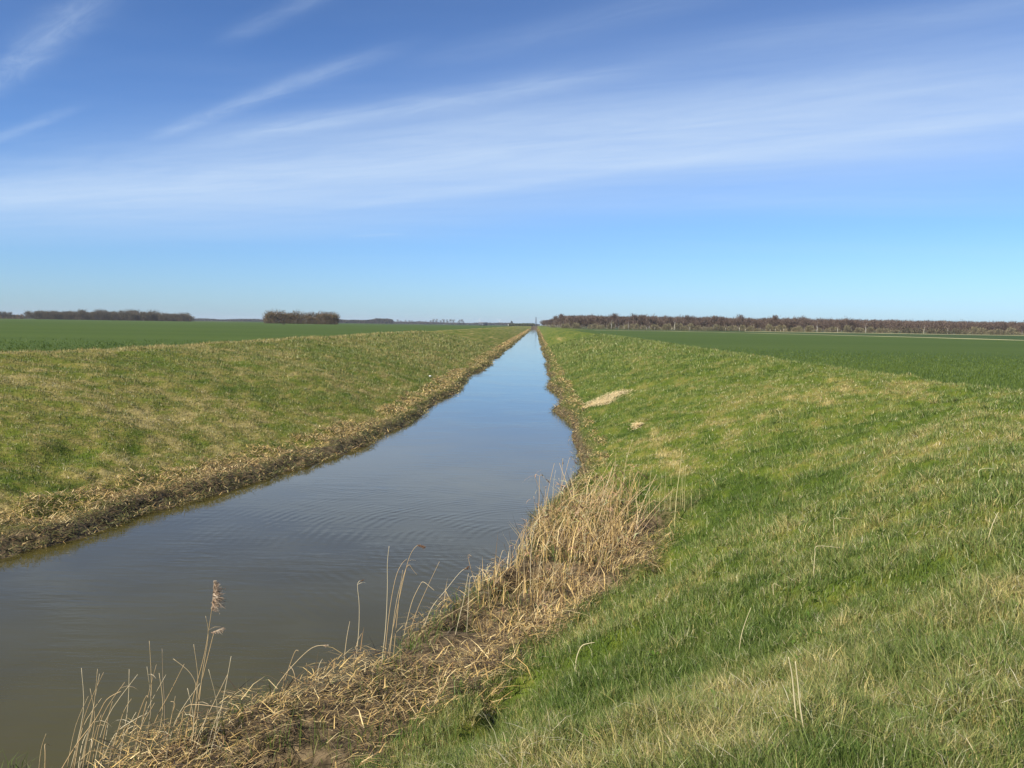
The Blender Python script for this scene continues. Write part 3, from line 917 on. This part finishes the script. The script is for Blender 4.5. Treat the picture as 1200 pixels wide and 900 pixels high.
def make_tree(name, hgt_, crown_w, crown_base, twig_cols, bark, nlimb=9, ntwig=420, tw=.22, shape='round', bark_r=.13):
    root = empty(name, (0, 0, -60))
    t = MB()
    lean = Vector((random.uniform(-.04, .04), random.uniform(-.04, .04), 1))
    tp = [lean * (hgt_ * f) + Vector((random.uniform(-.1, .1) * f, random.uniform(-.1, .1) * f, 0)) for f in (0, .25, .5, .75, .95)]
    t.tube(tp, [bark_r, bark_r * .75, bark_r * .5, bark_r * .3, bark_r * .08], 6)
    ends = []
    for k in range(nlimb):
        f = random.uniform(crown_base * .9, .9); a = random.uniform(0, 6.283)
        st = lean * hgt_ * f
        prof = math.sin(math.pi * min(1, max(.08, (f - crown_base * .7) / (1.02 - crown_base * .7)))) ** .6
        R = crown_w * .5 * prof * random.uniform(.6, 1.0)
        up = random.uniform(.35, .9) * (1.6 if shape == 'tall' else 1)
        mid = st + Vector((math.cos(a) * R * .5, math.sin(a) * R * .5, R * up * .5))
        en = st + Vector((math.cos(a) * R, math.sin(a) * R, R * up * 1.1)); en.z = min(en.z, hgt_)
        t.tube([st, mid, en], [bark_r * .32, bark_r * .2, .015], 4)
        ends += [mid, en, (mid + en) / 2]
    link('trunk', t.mesh('trunk', True), bark, root)
    c = MB()
    for _ in range(ntwig):
        e = random.choice(ends)
        sp = crown_w * .17
        p = e + Vector((random.gauss(0, sp), random.gauss(0, sp), random.gauss(0, sp * .9)))
        if p.z < hgt_ * crown_base * .55: p.z = hgt_ * crown_base * random.uniform(.6, 1.2)
        d = (p - lean * hgt_ * .3)
        d = d.normalized() * random.uniform(.4, 1.1) + Vector((0, 0, random.uniform(0, .5)))
        cc = random.choice(twig_cols); k = random.uniform(.75, 1.25)
        c.sliver(p, d, tw * random.uniform(.5, 1.2), tuple(v * k for v in cc))
    link('crown', c.mesh('crown'), twig_m, root)
    return root


twig_m = leafy('twigs', .12, .9, .05)
PURPLE = [(.118, .080, .064), (.150, .105, .078), (.095, .066, .056), (.17, .13, .095)]
TAN = [(.25, .21, .13), (.20, .165, .10), (.19, .185, .09), (.30, .25, .15)]
BROWN = [(.13, .105, .07), (.16, .125, .085), (.105, .09, .055), (.19, .155, .105)]

birch = [make_tree('birch_tree', random.uniform(7.8, 9.2), random.uniform(4.2, 5.6), .25, PURPLE, bark_birch, 12, 620, .34, 'tall') for _ in range(6)]
rownames = 'leafless purple brown birch standing in the front rows of the right wood'
spots = []
# front edge of the wood: from beside the canal far off to the right edge of the view
for i in range(215):
    px_ = 634 + 600 * (i + random.random()) / 215.0
    row = random.random() ** 1.3
    Yd = 560 + (30 * row) + 40 * math.sin(px_ * .013)
    if px_ < 655: Yd = 620 + (655 - px_) * 16
    p = at_depth(px_, 400, Yd)
    spots.append((p.x, Yd, row))
spots.sort(key=lambda s: s[1])
for i, (X, Y, row) in enumerate(spots):
    k = i % 6
    o = birch[k] if i < 6 else copy_tree(birch[k])
    o.location = (X, Y, FIELD_Z - .1); s = random.uniform(.62, .98) * (1.06 if row > .5 else .9)
    o.scale = (s * random.uniform(.9, 1.15), s, s); o.rotation_euler = (0, 0, random.uniform(0, 6.28))
    tag(o, rownames, 'tree', 'birch trees in the front rows of the right wood')

# woodland mass behind the front rows
n = 210000
px_ = rng.uniform(636, 1330, n); Yd = rng.uniform(580, 670, n)
dirs = (px_ - 628) / F_PX
x = dirs * Yd; z = FIELD_Z + (rng.uniform(0, 1, n) ** .6) * (8.0 + 1.5 * (fbm(x * .12, Yd * .12, 201, 3) - .5) * 2 + (fbm(x * .6, Yd * .6, 203, 2) - .5) * 2)
far = px_ < 662
Yd = np.where(far, Yd + (662 - px_) * 18, Yd); x = np.where(far, dirs * Yd, x)
ok = (x > 6) & (z < FIELD_Z + 9.6 - 2.2 * np.clip((Yd - 640) / 60, 0, 1)); x, Yd, z = x[ok], Yd[ok], z[ok]; n = len(x)
f = np.clip((z - FIELD_Z) / 7, 0, 1)
base = np.array(PURPLE)[rng.integers(0, 4, n)]; tan = np.array(TAN)[rng.integers(0, 4, n)]
cc = np.where((rng.uniform(size=n) > f * 1.6)[:, None], tan, base) * rng.uniform(.75, 1.25, n)[:, None]
V, T, C = blades(x, Yd, z, rng.uniform(.6, 1.5, n), rng.uniform(.2, .4, n), cc, .6, False)
tag(link('woodland', mesh_from('woodland', V, T, None, C), twig_m), 'deep mass of leafless purple brown trees behind the front row of birches', 'wood', kind='stuff')

# scrub in front of the birches
def make_bush(name, w, h, cols, n, tw=.25):
    m = MB()
    for _ in range(n):
        th = random.uniform(0, 6.283); r = random.random() ** .5; zf = random.random()
        rr = r * w * .5 * math.sqrt(max(0, 1 - zf ** 2 * .8))
        p = Vector((rr * math.cos(th), rr * math.sin(th) * .8, zf * h * random.uniform(.7, 1)))
        d = Vector((p.x * .4, p.y * .4, .6)).normalized() * random.uniform(.25, .6) * h * .3
        c = random.choice(cols); k = random.uniform(.75, 1.25)
        m.sliver(p, d, tw * random.uniform(.6, 1.2), tuple(v * k for v in c))
    for _ in range(6):
        a = random.uniform(0, 6.283)
        m.tube([(0, 0, 0), (math.cos(a) * w * .15, math.sin(a) * w * .15, h * .4), (math.cos(a) * w * .3, math.sin(a) * w * .3, h * .8)], [.06, .04, .01], 4, (.16, .12, .08))
    o = link(name, m.mesh(name), twig_m)
    return o


scrubs = [make_bush('willow_shrub', random.uniform(6, 8), random.uniform(3.8, 5.0), TAN, 620, .36) for _ in range(4)]
for i in range(80):
    px_ = 640 + 600 * (i + random.random()) / 80.0
    Yd = 548 + 40 * math.sin(px_ * .013)
    if px_ < 655: Yd = 600 + (655 - px_) * 16
    if px_ > 900 and random.random() < .25: Yd += 12
    p = at_depth(px_, 400, Yd)
    o = scrubs[i % 4] if i < 4 else scrubs[i % 4].copy()
    if i >= 4: COL.objects.link(o)
    s = random.uniform(.55, 1.05); o.location = (p.x, Yd, FIELD_Z - .1); o.scale = (s, s, s * random.uniform(.85, 1.1)); o.rotation_euler = (0, 0, random.uniform(0, 6.28))
    tag(o, 'tan leafless shrub along the foot of the right wood', 'shrub', 'shrubs along the foot of the right wood')

# pale trunks standing forward of the wood
singles = [(716, 'pale slender birch in front of the wood, nearest to the canal'), (731, 'pale slender birch second from the canal in front of the wood'),
           (736, 'pale slender birch third from the canal in front of the wood'), (790, 'lone pale birch above the near field edge, left of the row of posts'),
           (957, 'short pale birch standing apart in front of the wood'), (981, 'tall thin pale birch standing apart in front of the wood'),
           (1014, 'pale birch standing apart, third in the gap of the wood'), (1082, 'pale birch before the right part of the wood'),
           (1110, 'pale forked birch beside a dark bush before the wood')]
fb = [make_tree('birch_tree', 6.4, 3.0, .5, PURPLE, solid('white_birch_bark', (.62, .58, .50), .8, .25, 1.2), 6, 130, .16, 'tall', .15) for _ in range(2)]
for i, (px_, lab) in enumerate(singles):
    o = fb[i] if i < 2 else copy_tree(fb[i % 2])
    p = at_depth(px_, 400, 512); o.location = (p.x, 512, FIELD_Z); s = random.uniform(.6, .95); o.scale = (s, s, s)
    o.rotation_euler = (0, 0, random.uniform(0, 6)); tag(o, lab, 'tree', 'pale birches in front of the wood')
# pale posts at the field edge
pm = MB(); pm.tube([(0, 0, -.2), (0, 0, 1.5), (0.02, 0, 1.55)], [.09, .08, .04], 7)
post_mesh = pm.mesh('fence_post', True); post_mesh.materials.append(solid('bleached_timber', (.55, .50, .40), .85, .2, 3))
for px_ in (787, 808, 850, 866, 873, 902, 908, 914, 918, 757, 767):
    o = bpy.data.objects.new('fence_post', post_mesh); COL.objects.link(o)
    p = at_depth(px_, 400, 505); o.location = (p.x, 505, FIELD_Z); o.scale = (1, 1, random.uniform(.8, 1.4))
    tag(o, 'pale timber post at the far edge of the right field', 'post', 'pale posts at the edge of the right field')

# left wood
oaks = [make_tree('ash_tree', random.uniform(8.6, 10.2), random.uniform(7.5, 9.5), .08, BROWN, bark_dark, 16, 900, .5) for _ in range(5)]
i = 0
for rw in range(3):
    for k in range(30):
        px_ = 32 + 188 * (k + random.random()) / 30
        Yd = 985 + rw * 9 + random.uniform(-3, 3)
        o = oaks[i % 5] if i < 5 else copy_tree(oaks[i % 5]); i += 1
        p = at_depth(px_, 372, Yd); s = random.uniform(.78, 1.05) * (1.0 if 90 < px_ < 190 else .86)
        o.location = (p.x, Yd, FIELD_Z - .1); o.scale = (s, s, s); o.rotation_euler = (0, 0, random.uniform(0, 6.28))
        tag(o, 'leafless brown tree in the long low wood beyond the left field', 'tree', 'trees of the long low wood on the left')
for k, px_ in enumerate((1, 6, 11, 17, 226)):
    o = copy_tree(oaks[k % 5]); Yd = 990; p = at_depth(px_, 372, Yd); s = (.75, .8, .7, .45, .55)[k]
    o.location = (p.x, Yd, FIELD_Z - .1); o.scale = (s, s, s); o.rotation_euler = (0, 0, k)
    tag(o, ['dark tree at the left border of the picture', 'dark tree just right of the left border', 'small dark tree left of the gap before the long wood',
            'tiny tree in the gap before the long wood', 'small tree standing off the right end of the long left wood'][k], 'tree')

# the copse
cop = [make_tree('oak_tree', random.uniform(6.2, 7.0), random.uniform(7, 8.5), .05, [(.17, .115, .065), (.20, .14, .085), (.14, .12, .05), (.13, .09, .055)], bark_dark, 18, 950, .42) for _ in range(4)]
i = 0
for rw in range(2):
    for k in range(13):
        px_ = 311 + 84 * (k + .5 + random.uniform(-.3, .3)) / 13
        edgef = min(1, .62 + min(px_ - 307, 400 - px_) / 30)
        if 352 < px_ < 372 and rw == 0: edgef *= .8
        Yd = 655 + rw * 8 + random.uniform(-2, 2); p = at_depth(px_, 377, Yd)
        o = cop[i % 4] if i < 4 else copy_tree(cop[i % 4]); i += 1
        s = edgef * random.uniform(.8, 1.12); o.location = (p.x, Yd, FIELD_Z - .1); o.scale = (s, s, s); o.rotation_euler = (0, 0, random.uniform(0, 6.28))
        tag(o, 'bare brown tree in the rounded copse in the left field', 'tree', 'trees of the rounded copse in the left field')
cb = [make_bush('thorn_shrub', 7, 3.2, [(.15, .11, .06), (.12, .11, .05), (.17, .12, .07)], 420, .4) for _ in range(2)]
for k in range(16):
    o = cb[k] if k < 2 else cb[k % 2].copy()
    if k > 1: COL.objects.link(o)
    px_ = 311 + 85 * (k + .5) / 16; p = at_depth(px_, 378, 650); o.location = (p.x, 650 + random.uniform(-2, 2), FIELD_Z - .1); sc_ = random.uniform(.6, 1.1); o.scale = (sc_, sc_, sc_); o.rotation_euler = (0, 0, k)
    tag(o, 'low olive brown shrub along the foot of the rounded copse', 'shrub', 'shrubs along the foot of the copse')
b = make_bush('bush', 1.6, 1.0, [(.07, .06, .04)], 120, .15); p = at_depth(332, 381.5, 420); b.location = (p.x, 420, FIELD_Z)
tag(b, 'tiny dark bush alone in the field in front of the copse', 'bush')
b = make_bush('bush', 6, 2.2, [(.06, .07, .045), (.08, .08, .05)], 300, .3); p = at_depth(1112, 390, 500); b.location = (p.x, 500, FIELD_Z)
tag(b, 'low dark green bush beside the forked birch at the wood edge', 'bush')
b = make_bush('bush', 4, 2.6, TAN, 300, .3); p = at_depth(702, 390, 520); b.location = (p.x, 520, FIELD_Z)
tag(b, 'rounded tan bush in front of the wood near the canal', 'bush')

# far tree lines
def treeline(label, px0, px1, Y, h0, h1, cols, n, seed):
    a = rng.uniform(px0, px1, n); Yd = rng.uniform(Y, Y + 60, n)
    x = (a - 628) / F_PX * Yd
    top = h0 + (h1 - h0) * np.clip(fbm(x * .02, np.zeros(n), seed, 3) * 1.6 - .3, 0, 1)
    z = FIELD_Z - .3 + rng.uniform(0, 1, n) * top
    c = np.array(cols)[rng.integers(0, len(cols), n)] * rng.uniform(.8, 1.2, n)[:, None]
    sz = Y / 857 * 1.0
    V, T, C = blades(x, Yd, z, rng.uniform(.7, 1.3, n) * sz, np.full(n, sz * 1.1), c, .4, False)
    tag(link('treeline', mesh_from('treeline', V, T, None, C), twig_m), label, 'tree line', kind='stuff')


FARC = [(.095, .085, .075), (.12, .10, .09), (.08, .085, .065)]
treeline('thin dark line of far trees between the long wood and the copse', 205, 320, 2400, 3, 6, FARC, 9000, 301)
treeline('brown undergrowth filling the foot of the long left wood', 33, 221, 1000, 6.0, 9.0, [(.13, .10, .07), (.16, .12, .08), (.10, .085, .05)], 16000, 311)
treeline('low brown trees along the left border of the picture', -160, 19, 1010, 3.5, 7.5, [(.13, .10, .07), (.16, .12, .08)], 7000, 313)
treeline('far grey tree line right of the copse', 385, 460, 1900, 5, 11, FARC, 7000, 302)
treeline('low far tree line under the row of separate trees', 440, 632, 2600, 3, 7, FARC, 12000, 303)
treeline('low far trees at the left border behind the gap', -120, 60, 1700, 3, 7, FARC, 9000, 304)
treeline('distant trees at the end of the canal', 596, 626, 1350, 3, 6, [(.07, .08, .04), (.09, .09, .05)], 2500, 305)
treeline('distant low trees behind the wood on the right', 640, 1300, 1500, 4, 7, FARC, 12000, 306)
pop = [make_tree('poplar_tree', 14, 7, .3, [(.13, .115, .105), (.16, .14, .125)], bark_dark, 10, 240, .8) for _ in range(3)]
pxs_ = [457, 461, 466, 470, 475, 479, 483, 487, 491, 496, 500, 504, 508, 511, 516, 520, 524, 528, 532, 537, 541, 543]
for i, a in enumerate(pxs_):
    o = pop[i] if i < 3 else copy_tree(pop[i % 3]); p = at_depth(a + random.uniform(-1, 1), 380, 2300)
    s = random.uniform(.7, 1.1) if a > 500 else random.uniform(.5, .85)
    o.location = (p.x, 2300, FIELD_Z - .3); o.scale = (s, s, s); o.rotation_euler = (0, 0, i)
    tag(o, 'tiny separate tree in the far row right of the copse', 'tree', 'separate trees in the far row on the horizon')

# ------------------------------------------------------------------ far structures
dark_wall = solid('dark_cladding', (.07, .08, .09), .7, .2, 1)
pale_wall = solid('pale_render', (.55, .52, .48), .8, .1, 1)
slate = solid('slate_roof', (.12, .12, .13), .7, .2, 1)


def building(name, px_, Y, w, dpt, h, roof_h, wallm, label):
    p = at_depth(px_, 381, Y)
    root = empty(name, (p.x, Y, FIELD_Z - .1)); tag(root, label, 'building')
    m = MB(); m.box((0, 0, h / 2), (w, dpt, h)); link('wall', m.mesh('wall'), wallm, root)
    r = MB(); ov = .4
    r.v = [Vector(v) for v in ((-w / 2 - ov, -dpt / 2 - ov, h + .01), (w / 2 + ov, -dpt / 2 - ov, h + .01), (w / 2 + ov, dpt / 2 + ov, h + .01), (-w / 2 - ov, dpt / 2 + ov, h + .01), (-w / 2 - ov, 0, h + roof_h), (w / 2 + ov, 0, h + roof_h))]
    r.c = [(1, 1, 1)] * 6; r.q = [(0, 1, 5, 4), (2, 3, 4, 5), (0, 3, 2, 1)]; r.t = [(0, 4, 3), (1, 2, 5)]
    link('roof', r.mesh('roof'), slate, root)
    d = MB(); d.box((0, -dpt / 2 - .03, h * .35), (w * .16, .1, h * .7)); link('door', d.mesh('door'), slate, root)


building('barn', 566, 1500, 15, 9, 3.6, 2.0, dark_wall, 'long dark barn on the horizon left of the canal end')
building('farmhouse', 598, 1500, 8, 7, 3.4, 2.2, pale_wall, 'small pale farmhouse on the horizon near the canal end')
building('shed', 603, 1480, 4, 4, 3.0, 1.6, dark_wall, 'little dark shed right of the pale farmhouse')
conif = make_bush('conifer_tree', 4, 9, [(.04, .055, .035)], 260, .8); p = at_depth(599.5, 381, 1560); conif.location = (p.x, 1560, FIELD_Z)
tag(conif, 'dark pointed tree rising above the pale farmhouse', 'tree')
# lattice pylon at the end of the canal
steel = solid('galvanised_steel', (.10, .11, .13), .6, .1, 2)
p = at_depth(628, 381, 1400)
py_ = empty('pylon', (p.x, 1400, FIELD_Z)); tag(py_, 'lattice pylon standing at the vanishing point of the canal', 'pylon')
m = MB(); HH = 14.5
for sx in (-1, 1):
    for sy in (-1, 1):
        m.tube([(sx * 1.5, sy * 1.5, 0), (sx * .8, sy * .8, HH * .6), (sx * .35, sy * .35, HH)], [.34, .30, .26], 4)
for k in range(8):
    z0, z1 = HH * k / 8, HH * (k + 1) / 8
    r0 = 1.5 - 1.15 * k / 8; r1 = 1.5 - 1.15 * (k + 1) / 8
    for s1 in (-1, 1):
        m.tube([(-r0, s1 * r0, z0), (r1, s1 * r1, z1)], [.1, .1], 4); m.tube([(r0, s1 * r0, z0), (-r1, s1 * r1, z1)], [.1, .1], 4)
        m.tube([(s1 * r0, -r0, z0), (s1 * r1, r1, z1)], [.1, .1], 4)
link('lattice_tower', m.mesh('lattice_tower'), steel, py_)
for zc in (HH * .8, HH * .97):
    m = MB(); m.tube([(-1.6, 0, zc - .2), (0, 0, zc + .2), (1.6, 0, zc - .2)], [.1, .2, .1], 4); link('cross_arm', m.mesh('cross_arm'), steel, py_)
# two far wind turbines
wt = solid('turbine_white', (.80, .80, .80), .5, .03, 1)
for i, (a, rot, lab) in enumerate(((562, .3, 'white wind turbine on the horizon above the dark barn'), (585, .9, 'white wind turbine on the horizon between barn and farmhouse'))):
    Y = 5200; p = at_depth(a, 380, Y); hub = 44
    root = empty('wind_turbine', (p.x, Y, FIELD_Z)); tag(root, lab, 'wind turbine'); root.scale = (.62, .62, .62)
    m = MB(); m.tube([(0, 0, 0), (0, 0, hub)], [1.9, 1.1], 8); link('tower', m.mesh('tower', True), wt, root)
    m = MB(); m.box((0, -1, hub + .8), (2.6, 6, 2.6)); link('nacelle', m.mesh('nacelle'), wt, root)
    for k in range(3):
        th = rot + k * 2.0944; m = MB()
        m.tube([(0, -4.6, hub + .8), (math.sin(th) * 9, -4.6, hub + .8 + math.cos(th) * 9), (math.sin(th) * 24, -4.6, hub + .8 + math.cos(th) * 24)], [.7, 1.3, .3], 5)
        link('blade', m.mesh('blade'), wt, root)

# white stone on the left bank
st = MB(); p = at_height(504, 441, 1.6)
for _ in range(8): p = at_height(504, 441, ground_z(p.x, p.y) + .05)
import bmesh
bm = bmesh.new(); bmesh.ops.create_icosphere(bm, subdivisions=2, radius=.13)
for v in bm.verts: v.co *= random.uniform(.85, 1.1); v.co.z *= .7
me = bpy.data.meshes.new('stone'); bm.to_mesh(me); bm.free()
tag(link('stone', me, solid('white_stone', (.7, .68, .62), .8, .1, 8), None, p), 'small white stone lying alone on the left bank', 'stone')

# the air itself: far things fade slightly to blue
hz = bpy.data.meshes.new('haze'); x0, x1, y0, y1, z0, z1 = -7050, 7050, -350, 9400, -3.0, 50
hz.from_pydata([(a, b, c) for a in (x0, x1) for b in (y0, y1) for c in (z0, z1)], [], [(0, 1, 3, 2), (4, 6, 7, 5), (0, 4, 5, 1), (2, 3, 7, 6), (0, 2, 6, 4), (1, 5, 7, 3)])
hm, hnt = new_mat('haze_air'); g = NG(hnt); o_ = g.n('ShaderNodeOutputMaterial'); pv = g.n('ShaderNodeVolumePrincipled')
pv.inputs['Density'].default_value = .00007; pv.inputs['Color'].default_value = (.80, .88, 1, 1)
g.lk(pv.outputs[0], o_.inputs['Volume'])
tag(link('haze', hz, hm), kind='stuff')

# ------------------------------------------------------------------ light and sky
SUN_EL = math.radians(40)
SUN_AZ = math.radians(226)       # clockwise from +Y: behind and to the left of the camera
sd = Vector((math.sin(SUN_AZ) * math.cos(SUN_EL), math.cos(SUN_AZ) * math.cos(SUN_EL), math.sin(SUN_EL)))
ld = bpy.data.lights.new('sun', 'SUN'); ld.energy = 4.6; ld.angle = math.radians(.53); ld.color = (1, .93, .80)
lo = bpy.data.objects.new('sun', ld); COL.objects.link(lo); lo.rotation_euler = sd.to_track_quat('Z', 'Y').to_euler()

w = bpy.data.worlds.new('World'); SC.world = w; w.use_nodes = True
nt = w.node_tree; nt.nodes.clear(); g = NG(nt)
out = g.n('ShaderNodeOutputWorld'); bg = g.n('ShaderNodeBackground'); bg.inputs[1].default_value = .10
sky = g.n('ShaderNodeTexSky', sky_type='NISHITA'); sky.sun_disc = False
sky.sun_elevation = SUN_EL; sky.sun_rotation = SUN_AZ; sky.air_density = 1.0; sky.dust_density = .4; sky.ozone_density = 3.0; sky.altitude = 0
tc = g.n('ShaderNodeTexCoord'); sep = g.n('ShaderNodeSeparateXYZ'); g.lk(tc.outputs['Generated'], sep.inputs[0])
zc = g.math('MAXIMUM', sep.outputs[2], .03)
u = g.math('DIVIDE', sep.outputs[0], zc); v = g.math('DIVIDE', sep.outputs[1], zc)
uv = g.n('ShaderNodeCombineXYZ'); g.lk(u, uv.inputs[0]); g.lk(v, uv.inputs[1])
UV = uv.outputs[0]


def sky_uv(px, py):
    d = ray(px, py); return d[0] / d[2], d[1] / d[2]


def streak(p0, p1, width, soft, seed, nscale=2.0, fade=.25, amp=1.0, wob=.15):
    """a cirrus streak on the cloud plane between two points of it"""
    (u0, v0), (u1, v1) = sky_uv(*p0), sky_uv(*p1)
    L = math.hypot(u1 - u0, v1 - v0); cx, cy = (u1 - u0) / L, (v1 - v0) / L
    du = g.math('SUBTRACT', u, u0); dv = g.math('SUBTRACT', v, v0)
    al = g.math('DIVIDE', g.math('ADD', g.math('MULTIPLY', du, cx), g.math('MULTIPLY', dv, cy)), L)
    ac = g.math('SUBTRACT', g.math('MULTIPLY', dv, cx), g.math('MULTIPLY', du, cy))
    rotv = g.mapping(UV, (1, 1, 1), (0, 0, -math.atan2(cy, cx)), (seed, seed * 2, 0))
    wv = g.noise(g.mapping(rotv, (.6, .6, 1)), .9, 3)
    ac = g.math('ADD', ac, g.math('MULTIPLY', g.math('SUBTRACT', wv, .5), wob))
    gs = g.math('MULTIPLY', ac, 1.0 / width)
    gs = g.math('EXPONENT', g.math('MULTIPLY', g.math('MULTIPLY', gs, gs), -1.0))
    e = g.math('MULTIPLY', g.maprange(al, -fade, fade), g.maprange(al, 1 - fade, 1 + fade, 1, 0))
    nz = g.noise(g.mapping(rotv, (.5, 2.0, 1), (0, 0, .18)), nscale * 1.6, 8, .70, .8)
    nz = g.maprange(nz, .5 - soft, .5 + soft)
    return g.math('MULTIPLY', g.math('MULTIPLY', g.math('MULTIPLY', gs, e), nz), amp)


dens = None
ST = [
    # the broad band and its brighter cores
    ((-300, 262), (1500, 92), 1.05, 1.1, 3.1, .8, .12, .88, .25),
    ((-250, 258), (1420, 98), .85, .5, 23.1, 1.1, .12, .35, .3),
    ((-300, 285), (420, 262), 1.3, 1.2, 33.1, .8, .3, .45, .3),
    ((-300, 300), (1400, 178), 1.9, 1.5, 43.1, .8, .1, .42, .3),
    ((420, 240), (1330, 118), .16, .45, 5.7, 1.4, .25, .38, .12),
    ((380, 205), (1250, 170), .20, .45, 6.2, 1.4, .3, .30, .15),
    ((-100, 275), (640, 215), .45, .5, 7.7, 1.0, .3, .28, .2),
    ((500, 150), (1300, 70), .18, .5, 9.9, 1.2, .3, .26, .15),
    # contrails and wisps
    ((190, 158), (440, 64), .065, .5, 1.3, 2.4, .22, .40, .12),
    ((250, 165), (720, 84), .14, .5, 2.3, 2.0, .18, .50, .2),
    ((-40, 118), (120, -6), .07, .5, 4.4, 3.0, .2, .40, .14),
    ((-30, 172), (80, 130), .045, .5, 8.4, 2.5, .3, .30, .06),
    ((270, 45), (400, -20), .05, .5, 10.4, 2.5, .3, .22, .06),
    ((500, 75), (900, -30), .12, .6, 12.4, 2.0, .3, .14, .1),
    ((820, 60), (1300, -10), .15, .6, 14.4, 1.6, .3, .22, .1),
    ((415, 277), (465, 274), .10, .5, 16.4, 3.0, .3, .35, .03),
]
for s_ in ST:
    q = streak(*s_)
    dens = q if dens is None else g.math('ADD', dens, g.math('MULTIPLY', q, g.math('SUBTRACT', 1.0, dens)))
veil = g.noise(g.mapping(UV, (.12, .5, 1), (0, 0, -.45)), 1.0, 5, .6, .5)
veil = g.math('MULTIPLY', g.maprange(veil, .35, .85), .14)
dens = g.math('ADD', dens, veil)
dens = g.math('MULTIPLY', dens, g.maprange(sep.outputs[2], .04, .13))
dens = g.math('MINIMUM', dens, .85)
tintk = g.maprange(sep.outputs[2], .0, .36, 1.02, .72, False)
tint = g.n('ShaderNodeCombineColor')
for k_, v_ in enumerate((.455, .665, 1.0)): g.lk(g.math('MULTIPLY', tintk, v_), tint.inputs[k_])
clear = g.mix(1.0, sky.outputs[0], tint.outputs[0], 'MULTIPLY')
c = g.mix(dens, clear, (4.1, 5.0, 6.1))
g.lk(c, bg.inputs[0]); g.lk(bg.outputs[0], out.inputs[0])

SC.view_settings.view_transform = 'Standard'
SC.view_settings.look = 'None'
SC.view_settings.exposure = 0.7
SC.view_settings.gamma = 1.0
SC.render.engine = 'CYCLES'
SC.cycles.max_bounces = 6
SC.cycles.diffuse_bounces = 2
SC.cycles.transmission_bounces = 3
SC.cycles.use_denoising = True
